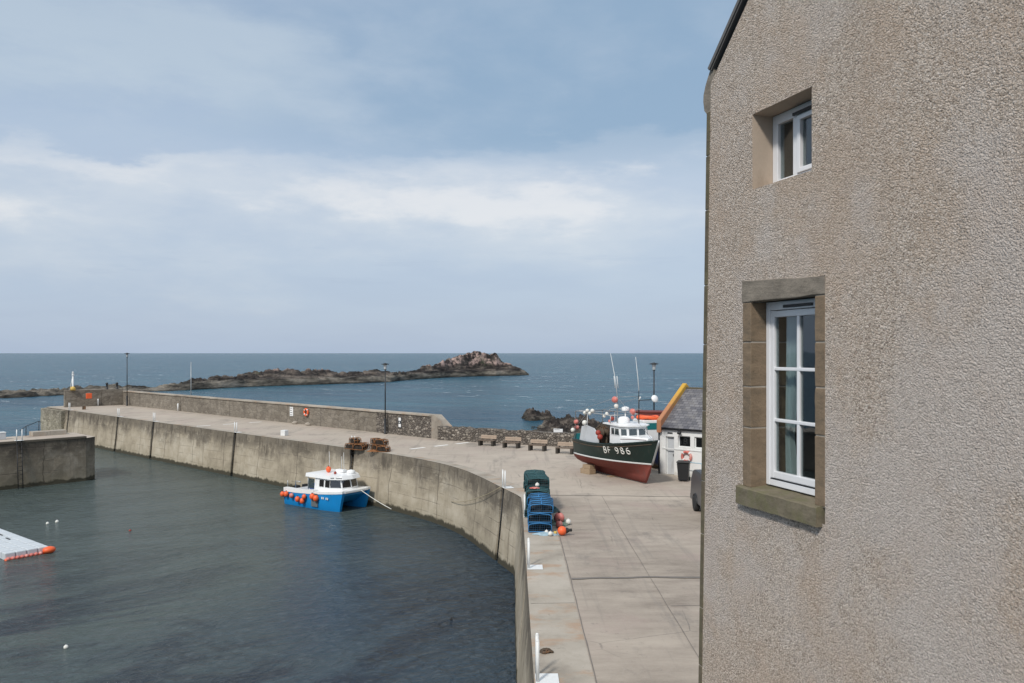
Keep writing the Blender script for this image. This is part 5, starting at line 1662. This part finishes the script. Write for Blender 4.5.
    prism(bm, [Vector(p) for p in pts], (0, 0, 0), (.04, 0, 0)); obj('stern_board', bm, MT['teal'], t)
    # gantry rails
    def gz(x): return 3.22 + .0 * x
    bm = B(); r = .022
    for sy in (-.85, .85):
        tube(bm, [(.10, sy, 1.7), (.10, sy, 3.18), (.2, sy, gz(.2)), (3.5, sy, gz(0) - .02)], r, 7)
        tube(bm, [(3.5, sy, 3.2), (3.5, sy, 2.75)], r, 7); tube(bm, [(1.3, sy, 3.2), (1.3, sy, 1.75)], r, 7)
    tube(bm, [(.15, -.85, 3.2), (.15, .85, 3.2)], r, 7); tube(bm, [(1.3, -.85, 3.21), (1.3, .85, 3.21)], r, 7); tube(bm, [(3.5, -.85, 3.2), (3.5, .85, 3.2)], r, 7)
    tube(bm, [(3.0, -.60, 3.22), (3.0, -.60, 3.45), (3.1, -.55, 3.50), (4.3, .45, 3.52)], .018, 6)
    obj('gantry', bm, MT['steel'], t)
    # mast and aerials
    bm = B(); tube(bm, [(3.50, -.45, 2.75), (3.50, -.45, 4.15)], [.035, .028], 8); obj('mast', bm, MT['steel'], t)
    bm = B(); tube(bm, [(3.50, -.45, 4.1), (3.46, -.52, 4.9), (3.30, -.72, 6.28)], [.020, .016, .010], 6)
    for dx in (-.05, .09): tube(bm, [(3.48 + dx * .3, -.5 + dx, 4.55), (3.45 + dx * .3, -.55 + dx, 5.15)], .018, 6)
    obj('aerial', bm, MT['white'], t)
    bm = B(); tube(bm, [(4.05, .46, 2.75), (4.05, .46, 4.2)], .028, 8); tube(bm, [(4.05, .46, 3.95), (4.20, 1.22, 3.97)], .022, 6); tube(bm, [(4.05, .46, 4.45), (4.05, .46, 4.2)], .02, 6); obj('mast', bm, MT['black'], t)
    bm = B(); tube(bm, [(4.05, .46, 4.4), (4.02, .43, 5.0), (3.96, .33, 6.1)], [.020, .016, .010], 6); obj('aerial', bm, MT['white'], t)
    bm = B(); tube(bm, [(4.05, .46, 3.98), (4.06, .55, 4.12)], .04, 6); obj('horn', bm, MT['white'], t)
    bm = B(); lathe(bm, [(.03, -.12), (.17, -.06), (.19, .0), (.18, .03), (.02, .05)], (4.25, 1.28, 4.02), 18, rot=Matrix.Rotation(radians(70), 3, 'Y')); obj('work_light', bm, MT['whitegel'], t)
    for p0, p1 in (((3.5, -.45, 4.1), (.12, -.8, 3.2)), ((3.5, -.45, 4.1), (5.9, -.12, 2.25)), ((4.05, .46, 4.15), (3.5, -.45, 4.1)), ((4.05, .46, 4.1), (.12, .8, 3.2)), ((1.3, -.85, 3.2), (.1, -.85, 2.3))):
        bm = B(); tube(bm, [p0, p1], .009, 5); obj('stay', bm, MT['steel'], t)
    for (x, y, z), s_, mt in (((1.2, .3, 1.35), (.5, .5, .55), 'teal'), ((2.6, .4, 1.45), (.6, .5, .75), 'orange'), ((3.0, -.2, 1.4), (.4, .4, .65), 'rust')):
        bm = B(); box(bm, (x, y, z), s_, bev=.03); obj('deck_box', bm, MT[mt], t)
    # rubbing strake along the topsides
    bm = B(); tube(bm, [hullpt(u, -(max(bs(u), .03) - .01 + .0), sheer(u) - .13) for u in [i / 30 for i in range(30)]], .022, 6)
    obj('rubbing_strake', bm, MT['rust'], t)
    # net drum / hauler and gear amidships
    bm = B(); lathe(bm, [(.05, -.16), (.22, -.14), (.22, -.11), (.1, -.09), (.1, .09), (.22, .11), (.22, .14), (.05, .16)], (2.75, -.75, 2.3), 18, axis='Y'); tube(bm, [(2.75, -.6, 1.2), (2.75, -.6, 2.3)], .05, 8); obj('pot_hauler', bm, MT['rust'], t)
    return t
GB = green_boat()
MGB = Matrix.Translation(GB.location) @ Matrix.Rotation(GB.rotation_euler.z, 4, 'Z')
def gb(x, y, z): return MGB @ Vector((x, y, z))
G4 = 'floats hung about the green boat'
fl = [((.08, -.80, 2.62), .17, 'pink', 'pink float at the stern rail of the green boat, upper one'), ((.02, -.72, 2.32), .17, 'pink', 'pink float at the stern rail of the green boat, lower one'),
      ((.10, -1.02, 2.20), .15, 'floatwhite', 'white float at the stern corner of the green boat'), ((1.15, -.92, 2.66), .18, 'floatwhite', 'cream float hanging above the grey side sheet of the green boat'),
      ((1.05, -.85, 3.17), .13, 'floatwhite', 'white float leftmost in the row under the green boat gantry'), ((1.3, -.85, 3.30), .13, 'floatwhite', 'white float second in the row on the green boat gantry'),
      ((1.55, -.85, 3.17), .13, 'floatwhite', 'white float third in the row under the green boat gantry'), ((1.8, -.85, 3.32), .14, 'floatwhite', 'white float fourth in the row on the green boat gantry'),
      ((2.85, -.80, 3.12), .11, 'floatwhite', 'white float hanging left of the mast foot of the green boat'), ((3.02, -.76, 3.25), .12, 'floatwhite', 'white float hanging right beside another near the mast of the green boat'),
      ((3.5, -.60, 3.98), .21, 'pink', 'large pink float lashed high on the mast of the green boat'), ((3.55, -.55, 3.66), .15, 'floatwhite', 'white float under the pink one on the mast of the green boat'),
      ((4.1, .05, 3.40), .20, 'pink', 'large faded pink float above the wheelhouse roof of the green boat'), ((4.15, .02, 3.12), .12, 'pink', 'small faded pink float below the large one over the wheelhouse'),
      ((3.1, -.5, 3.0), .15, 'redfloat', 'dark red float beside the dome on the wheelhouse roof'), ((3.2, -.72, 2.9), .09, 'pink', 'tiny pink float on the wheelhouse roof by the dome'),
      ((2.85, -1.16, 2.30), .18, 'redfloat', 'dark red float hung aft of the wheelhouse, upper one'), ((3.0, -1.15, 2.10), .19, 'redfloat', 'dark red float hung aft of the wheelhouse, lower one')]
for p, r, m, lab in fl: floatball(gb(*p), r * .76, m, lab, G4, tip=False)
# gear sticking up behind the sheet
pile('rope_heap', gb(2.2, -.5, 2.25), .45, .35, .5, 90, MT['rust'], .022, 'tangle of dark rope and gear behind the side sheet of the green boat', 'rope', 21)
t = thing('gear_crate', 'brown crate of gear standing on deck of the green boat', 'crate', gb(2.2, -.45, 1.06), GB.rotation_euler.z)
bm = B(); box(bm, (0, 0, .6), (.8, .7, 1.2), bev=.02); obj('case', bm, MT['rust'], t)
# blocks and props under the hull
t = thing('timber_chock', 'stack of pale timber blocks under the stern bilge of the green boat', 'timber block', gb(1.15, -.72, 0), GB.rotation_euler.z + .15, 'timber blocks under the green boat')
bm = B(); box(bm, (0, 0, .13), (.75, .42, .26), bev=.015); obj('block', bm, MT['timber'], t)
bm = B(); box(bm, (.02, .03, .36), (.6, .34, .2), bev=.015); obj('block', bm, MT['timber'], t)
t = thing('timber_chock', 'timber block on the far side under the bilge of the green boat', 'timber block', gb(1.15, .72, 0), GB.rotation_euler.z - .15, 'timber blocks under the green boat')
bm = B(); box(bm, (0, 0, .22), (.75, .42, .44), bev=.015); obj('block', bm, MT['timber'], t)
t = thing('timber_chock', 'timber block under the keel of the green boat', 'timber block', gb(2.6, 0, 0), GB.rotation_euler.z, 'timber blocks under the green boat')
bm = B(); box(bm, (0, 0, .022), (.3, .8, .044), bev=.008); obj('block', bm, MT['timber'], t)
# ------------------------------------------------------------------ second small boat behind, orange raft on its roof
sb_o = Vector((7.55, 44.2, 0))
t = thing('small_boat', 'small white-cabined boat with navy hull half hidden behind the green bow', 'boat', sb_o, radians(-75))
bm = B()
secs = []
for i in range(13):
    u = i / 12; x = -1.9 + 3.6 * u; b_ = .72 * (1 - max(0, (u - .5) / .5) ** 2.2) + .02; z1 = 1.25 + .2 * u
    secs.append([bm.verts.new(p) for p in ((x, -b_, z1), (x, -b_ * .95, .75), (x, -b_ * .45, .38), (x, 0, .25), (x, b_ * .45, .38), (x, b_ * .95, .75), (x, b_, z1))])
for a, b in zip(secs, secs[1:]):
    for k in range(6): bm.faces.new((a[k], b[k], b[k + 1], a[k + 1]))
    bm.faces.new((a[0], b[0], b[6], a[6]))
bm.faces.new(secs[0]); bm.faces.new(secs[-1])
obj('hull', bm, MT['navy'], t)
bm = B(); box(bm, (-.2, 0, 1.95), (1.5, 1.1, 1.35), bev=.05); obj('cabin', bm, MT['whitegel'], t)
bm = B(); box(bm, (-.2, -.556, 2.3), (1.0, .02, .36), bev=.005); box(bm, (.556, 0, 2.3), (.02, .8, .36), bev=.005); obj('window', bm, MT['teal'], t)
for x in (-.75, .35):
    bm = B(); box(bm, (x, 0, .15), (.25, 1.0, .3), bev=.01); obj('cradle', bm, MT['timber'], t)
dz = 2.64
t = thing('inflatable_raft', 'bright orange inflatable lying on the cabin roof behind the green boat', 'raft', (sb_o.x - .05, sb_o.y, dz), radians(-15))
bm = B(); n = 26; pts = [(.50 * cos(2 * pi * k / n) * (1 + .1 * cos(4 * pi * k / n)), .30 * sin(2 * pi * k / n), .10 + .03 * sin(6 * pi * k / n)) for k in range(n)]
tube(bm, pts, .10, 10, closed=True); obj('tube', bm, MT['orange'], t)
bm = B(); box(bm, (0, 0, .12), (.85, .45, .12), bev=.03); obj('floor', bm, MT['redfloat'], t)
t = thing('storage_bin', 'dark red covered bin behind the orange raft', 'bin', (sb_o.x + .35, sb_o.y + 1.6, 0), radians(-15))
bm = B(); box(bm, (0, 0, 1.45), (1.5, .9, 2.9), bev=.05); obj('body', bm, MT['darkred'], t)
bm = B(); box(bm, (0, 0, 2.95), (1.6, 1.0, .1), bev=.03); obj('lid', bm, MT['darkred'], t)

# ================================================================== blue catamaran afloat
def blue_boat():
    hd = Vector((.80, -.60, 0)).normalized()
    L = 5.25
    bowc = Vector((-9.60, 49.42, WATER))
    org = bowc - hd * L
    t = thing('catamaran', 'bright blue twin-hulled workboat with a white wheelhouse moored against the pier', 'boat', org, atan2(hd.y, hd.x))
    by = .95; hw = .46
    def sheer(u): return .86 + .30 * max(0, (u - .15) / .85) ** 1.4
    bm = B()
    for sy in (-1, 1):
        rows = []
        for i in range(25):
            u = i / 24; s_ = sheer(u)
            def xx(z): return u * (L - .32 + .32 * z / 1.15)
            k = 1 - max(0, (u - .62) / .38) ** 2.2
            ow = hw * (.35 + .65 * k); iw = hw * max(.03, k)     # outer / inner half widths
            yo, yi = by + ow, by - iw
            if u > .62: yo = by + .02 + (ow - .02) * 1
            pr = [(by, -.5), (by + ow * .55, -.30), (yo * .985, .05), (yo + .015, .45), (yo + .03, s_), (yi, s_), (yi, .45), (yi + (by - yi) * .1, .05), (by - iw * .5, -.30)]
            rows.append([bm.verts.new((xx(z), sy * y, z)) for y, z in pr])
        m = len(rows[0])
        for a, b in zip(rows, rows[1:]):
            for k in range(m):
                f = bm.faces.new((a[k], a[(k + 1) % m], b[(k + 1) % m], b[k])); f.smooth = True
        bm.faces.new(rows[0]); bm.faces.new(rows[-1])
    obj('hull', bm, MT['blue'], t, smooth=True)
    # bridge deck with raked, dark tunnel front
    bm = B()
    yi = by - .05
    pts = [(.05, .42), (L - .9, .42), (L - .18, .95), (L - .16, 1.13), (.05, .84)]
    prism(bm, [Vector((x, 0, z)) for x, z in pts], (0, -yi, 0), (0, yi, 0)); obj('bridge_deck', bm, MT['blue'], t)
    # white deck edge / gunwale bands
    bm = B()
    def rail(sy, u0, u1, w, h, dz=0.0):
        pv = None
        for i in range(17):
            u = u0 + (u1 - u0) * i / 16; s_ = sheer(u) + dz; k = 1 - max(0, (u - .62) / .38) ** 2.2
            yo = by + hw * (.35 + .65 * k) + .05; x = u * L
            ys = (yo, yo - w)
            c = [bm.verts.new((x, sy * y, z)) for y in ys for z in (s_ - .02, s_ + h)]
            if pv:
                for q in ((0, 1), (1, 3), (3, 2), (2, 0)): bm.faces.new((pv[q[0]], c[q[0]], c[q[1]], pv[q[1]]))
            else: bm.faces.new((c[0], c[1], c[3], c[2]))
            pv = c
        bm.faces.new((pv[0], pv[1], pv[3], pv[2]))
    rail(-1, 0, .56, .30, .22); rail(1, 0, .56, .30, .22); rail(-1, .565, 1.0, .4, .13); rail(1, .565, 1.0, .4, .13)
    box2(bm, (L - .55, -by, 1.12), (L + .03, by, 1.27), bev=.03)
    obj('gunwale', bm, MT['whitegel'], t)
    bm = B(); box2(bm, (2.9, -by - .2, 1.0), (L - .4, by + .2, 1.12)); box2(bm, (.05, -.8, .85), (2.9, .8, .9)); obj('deck', bm, MT['grey'], t)
    bm = B(); box2(bm, (2.75, -by - hw - .075, .18), (3.35, -by - hw - .035, 1.0), bev=.01); obj('rubbing_mat', bm, MT['greyrubber'], t)
    # wheelhouse
    z0, z1, z2 = 1.12, 1.34, 1.90
    wh = [(2.55, -1.08), (4.05, -1.08), (4.72, -.66), (4.86, 0), (4.72, .66), (4.05, 1.08), (2.55, 1.08)]
    def wp(x, y, z): return Vector((x - (.28 * (z - z0) if x > 4 else 0), y * (1 - .10 * (z - z0)), z))
    bm = B(); rings = [[bm.verts.new(wp(x, y, z)) for x, y in wh] for z in (z0, z1, z2)]
    for a, b in zip(rings, rings[1:]):
        for k in range(7): bm.faces.new((a[k], a[(k + 1) % 7], b[(k + 1) % 7], b[k]))
    obj('wheelhouse', bm, MT['whitegel'], t)
    def pane(i, f0, f1, za=1.37, zb=1.82):
        a = Vector(wh[i]); b = Vector(wh[(i + 1) % 7]); pts = []
        for f_, z in ((f0, za), (f1, za), (f1, zb), (f0, zb)):
            q = a.lerp(b, f_); pts.append(wp(q.x, q.y, z))
        nrm = (pts[1] - pts[0]).cross(pts[3] - pts[0]).normalized(); ctr = sum(pts, Vector()) / 4
        if nrm.dot(Vector((ctr.x - 3.9, ctr.y, 0))) < 0: nrm = -nrm
        bm = B(); prism(bm, [p + nrm * .004 for p in pts], (0, 0, 0), nrm * .012)
        w_ = obj('window', bm, MT['darkglass'], t)
        bm = B(); tube(bm, [p + nrm * .014 for p in pts], .014, 6, closed=True); obj('frame', bm, MT['whitegel'], w_)
    pane(0, .30, .60); pane(0, .66, .96); pane(1, .06, .94); pane(2, .05, .95); pane(3, .05, .95); pane(4, .06, .94); pane(5, .03, .38)
    bm = B()
    rp = [(1.75, -1.12), (4.05, -1.14), (4.80, -.72), (4.95, 0), (4.80, .72), (4.05, 1.14), (1.75, 1.12)]
    a = [bm.verts.new((x, y, z2 + .0 + .0 * x)) for x, y in rp]; b = [bm.verts.new((x - (.12 if x > 4.5 else 0), y * .96, z2 + .22)) for x, y in rp]; c = bm.verts.new((3.4, 0, z2 + .29))
    for k in range(7):
        bm.faces.new((a[k], a[(k + 1) % 7], b[(k + 1) % 7], b[k])); bm.faces.new((b[k], b[(k + 1) % 7], c))
    bm.faces.new(a)
    obj('wheelhouse_roof', bm, MT['whitegel'], t)
    bm = B()
    # line of small dark lettering marks on the visor
    for k in range(9):
        if k == 3: continue
        q = Vector((4.15, -1.085, 0)).lerp(Vector((4.76, -.745, 0)), k / 8.5); dirn = (Vector((4.80, -.72, 0)) - Vector((4.05, -1.14, 0))).normalized()
        nn = Vector((dirn.y, -dirn.x, 0))
        box(bm, (q.x + nn.x * .012, q.y + nn.y * .012, z2 + .10), (.045, .012, .06), rot=Matrix.Rotation(atan2(dirn.y, dirn.x), 3, 'Z'))
    obj('lettering', bm, MT['signdark'], t)
    bm = B()
    for x, y in ((1.9, -1.02), (1.9, 1.02)): tube(bm, [(x, y, 1.0), (x, y, z2)], .03, 8)
    obj('roof_post', bm, MT['steel'], t)
    bm = B(); quad(bm, [(1.95, -1.04, 1.18), (2.53, -1.06, 1.18), (2.53, -1.04, 1.80), (1.95, -1.03, 1.80)]); md = obj('side_screen', bm, MT['boatglass'], t); m_ = md.modifiers.new('thick', 'SOLIDIFY'); m_.thickness = .012
    bm = B(); box2(bm, (2.50, -.4, .95), (2.54, .4, 1.8)); obj('cabin_door', bm, MT['grey'], t)
    # roof gear
    bm = B(); lathe(bm, [(.25, 0), (.27, .05), (.26, .18), (.05, .24)], (4.35, .35, z2 + .24), 18); lathe(bm, [(.04, -.1), (.04, .02)], (4.35, .35, z2 + .24), 8); obj('radar_dome', bm, MT['whitegel'], t)
    bm = B(); box(bm, (3.55, .25, z2 + .36), (.7, .35, .16), bev=.04); obj('life_raft_canister', bm, MT['whitegel'], t)
    for p0, p1 in (((3.1, -.3, z2 + .2), (3.05, -.3, 3.5)), ((4.0, .1, z2 + .2), (3.95, .1, 3.45)), ((3.3, .5, z2 + .2), (3.25, .55, 3.1))):
        bm = B(); tube(bm, [p0, p1], [.02, .01], 6); obj('aerial', bm, MT['white'], t)
    # letters on hull side and on the tunnel front
    me = text_mesh('BF', .34); bmt = B(); bmt.from_mesh(me)
    for v in bmt.verts: v.co = Vector((L - .17 - .72 / .53 * (1.02 - (.62 + v.co.y)) * .98 + .03, .22 + v.co.x * 1.2, .62 + v.co.y))
    obj('lettering', bmt, MT['white'], t)
    bm = B()
    for k in range(5):
        if k != 2: box(bm, (3.72 + k * .13, -by - hw - .028, .78), (.08, .02, .13))
    obj('side_lettering', bm, MT['white'], t)
    # cockpit gear
    bm = B(); ball(bm, (1.35, .1, 1.05), .42, 1.3, .9, .55, 16)
    for v in bm.verts: v.co += Vector((1, 1, 1)) * .08 * mnoise.noise(v.co * 4)
    obj('gear_cover', bm, MT['navyblue'], t)
    bm = B(); tube(bm, [(.08, -1.2, 1.15), (.08, -1.2, 1.5)], .03, 8); tube(bm, [(.08, 1.2, 1.15), (.08, 1.2, 1.5)], .03, 8); tube(bm, [(.5, -.9, .9), (.5, -.9, 1.45), (1.0, -.9, 1.45)], .03, 8); obj('stern_post', bm, MT['steel'], t)
    bm = B(); box2(bm, (-.22, -.55, .2), (.03, -.15, 1.05), bev=.05); box2(bm, (-.22, .15, .2), (.03, .55, 1.05), bev=.05); obj('outboard_motor', bm, MT['black'], t)
    return t
MT['navyblue'] = paint('royal_blue_cover', (.02, .08, .30), .7, .2, 5, .2)
BB = blue_boat()
MBB = Matrix.Translation(BB.location) @ Matrix.Rotation(BB.rotation_euler.z, 4, 'Z')
def bbp(x, y, z): return MBB @ Vector((x, y, z))
G5 = 'orange fenders on the blue boat'
ys = -(.95 + .46 + .17)
for x, z, r, m, lab in ((.05, .66, .155, 'orange', 'orange fender at the stern corner of the blue boat, leftmost of all'), (.42, .70, .16, 'orange', 'orange fender second from the stern on the blue boat side'),
                        (.95, .66, .145, 'pink', 'paler orange fender third from the stern on the blue boat'), (1.55, .50, .16, 'orange', 'low orange fender fourth from the stern on the blue boat'),
                        (2.02, .44, .16, 'orange', 'lowest orange fender, fifth from the stern on the blue boat'), (2.2, .72, .14, 'orange', 'orange fender just above the lowest one on the blue boat'),
                        (2.98, .82, .17, 'orange', 'orange fender on the grey mat of the blue boat, left of two'), (3.32, .74, .175, 'orange', 'orange fender on the grey mat of the blue boat, right of two')):
    floatball(bbp(x, ys, z), r, m, lab, G5, n='boat_fender', sz=1.15)
floatball(bbp(3.05, -.35, 1.90 + .46), .16, 'orange', 'orange float standing on the roof of the blue boat', G5, n='boat_fender', sz=1.25)
floatball(bbp(3.85, -.5, 1.90 + .33), .09, 'redfloat', 'small red light float on the roof of the blue boat', G5, n='boat_fender')

# mooring ropes
def rope(name, a, b, sag, r, label, mat='rope'):
    bm = B(); pts = []
    for i in range(15):
        u = i / 14; p = Vector(a).lerp(Vector(b), u); p.z -= sag * 4 * u * (1 - u); pts.append(p - Vector(a))
    tube(bm, pts, r, 6); o = obj(name, bm, MT[mat], loc=a); tag(o, label, 'rope'); return o
rope('mooring_rope', bbp(5.22, .35, 1.2), gp(392, 509, -3.1) + N * -.05, .05, .022, 'pale mooring rope from the blue bow down to the foot of the wall', 'floatwhite')
p5, d5 = edge_at(LARC[5]); 
pw_ = edge_at(arc_at_px(455)); 
rope('mooring_rope', p5 + left(d5) * .12 + Vector((0, 0, .05)), pw_[0] + left(pw_[1]) * .22 + Vector((0, 0, -1.9)), .22, .016, 'thin rope slung along the curved wall from the ladder', 'rope')

# ================================================================== pontoon and buoys
pd = Vector((-.78, .63, 0)).normalized(); pe = Vector((-pd.y, pd.x, 0))
if pe.x > 0: pe = -pe
pc = Vector((-22.5, 38.9, WATER))
t = thing('pontoon', 'white floating pontoon of square blocks with an orange edged end', 'pontoon', pc, atan2(pd.y, pd.x))
sgn = 1 if (Matrix.Rotation(atan2(pd.y, pd.x), 3, 'Z') @ Vector((0, 1, 0))).dot(pe) > 0 else -1
bm = B(); random.seed(3)
for i in range(18):
    for j in range(4):
        box(bm, (.25 + i * .5, sgn * (.25 + j * .48), .14 + random.uniform(-.004, .004)), (.476, .456, .36), bev=.05)
obj('float_block', bm, MT['pontoon'], t)
bm = B()
for j in range(8): ball(bm, (-.10, sgn * (.42 + j * .20), .06), .095, 1, 1, .9, 10)
obj('edge_float', bm, MT['pink'], t)
bm = B(); tube(bm, [(-.06, sgn * .0, .0), (-.06, sgn * 1.95, .0)], .08, 8); obj('edge_fender', bm, MT['orange'], t)
bm = B(); ball(bm, (-.12, sgn * .05, .16), .21, 1.1, 1.4, .8, 14); obj('corner_buoy', bm, MT['orange'], t)
bm = B()
for (x, y) in ((3.2, .7), (3.9, 1.3), (4.5, .6)):
    box(bm, (x, sgn * y, .335), (.5, .07, .03), bev=.01)
obj('cleat', bm, MT['black'], t)
G6 = 'small mooring buoys in the harbour'
for px, py, r, m, lab in ((47.5, 524.0, .085, 'floatwhite', 'small white mooring buoy just right of the pontoon, left of two'), (57, 522.3, .095, 'floatwhite', 'small white mooring buoy just right of the pontoon, right of two'),
                          (130, 531, .065, 'redfloat', 'small dark red mooring buoy right of the pontoon'), (66, 648, .075, 'floatwhite', 'small white mooring buoy alone low on the left'), (451, 620, .05, 'rubber', 'tiny black float on the dark water near the wall')):
    p = gp(px, py, WATER); floatball((p.x, p.y, WATER + r * .35), r, m, lab, G6, n='mooring_buoy')
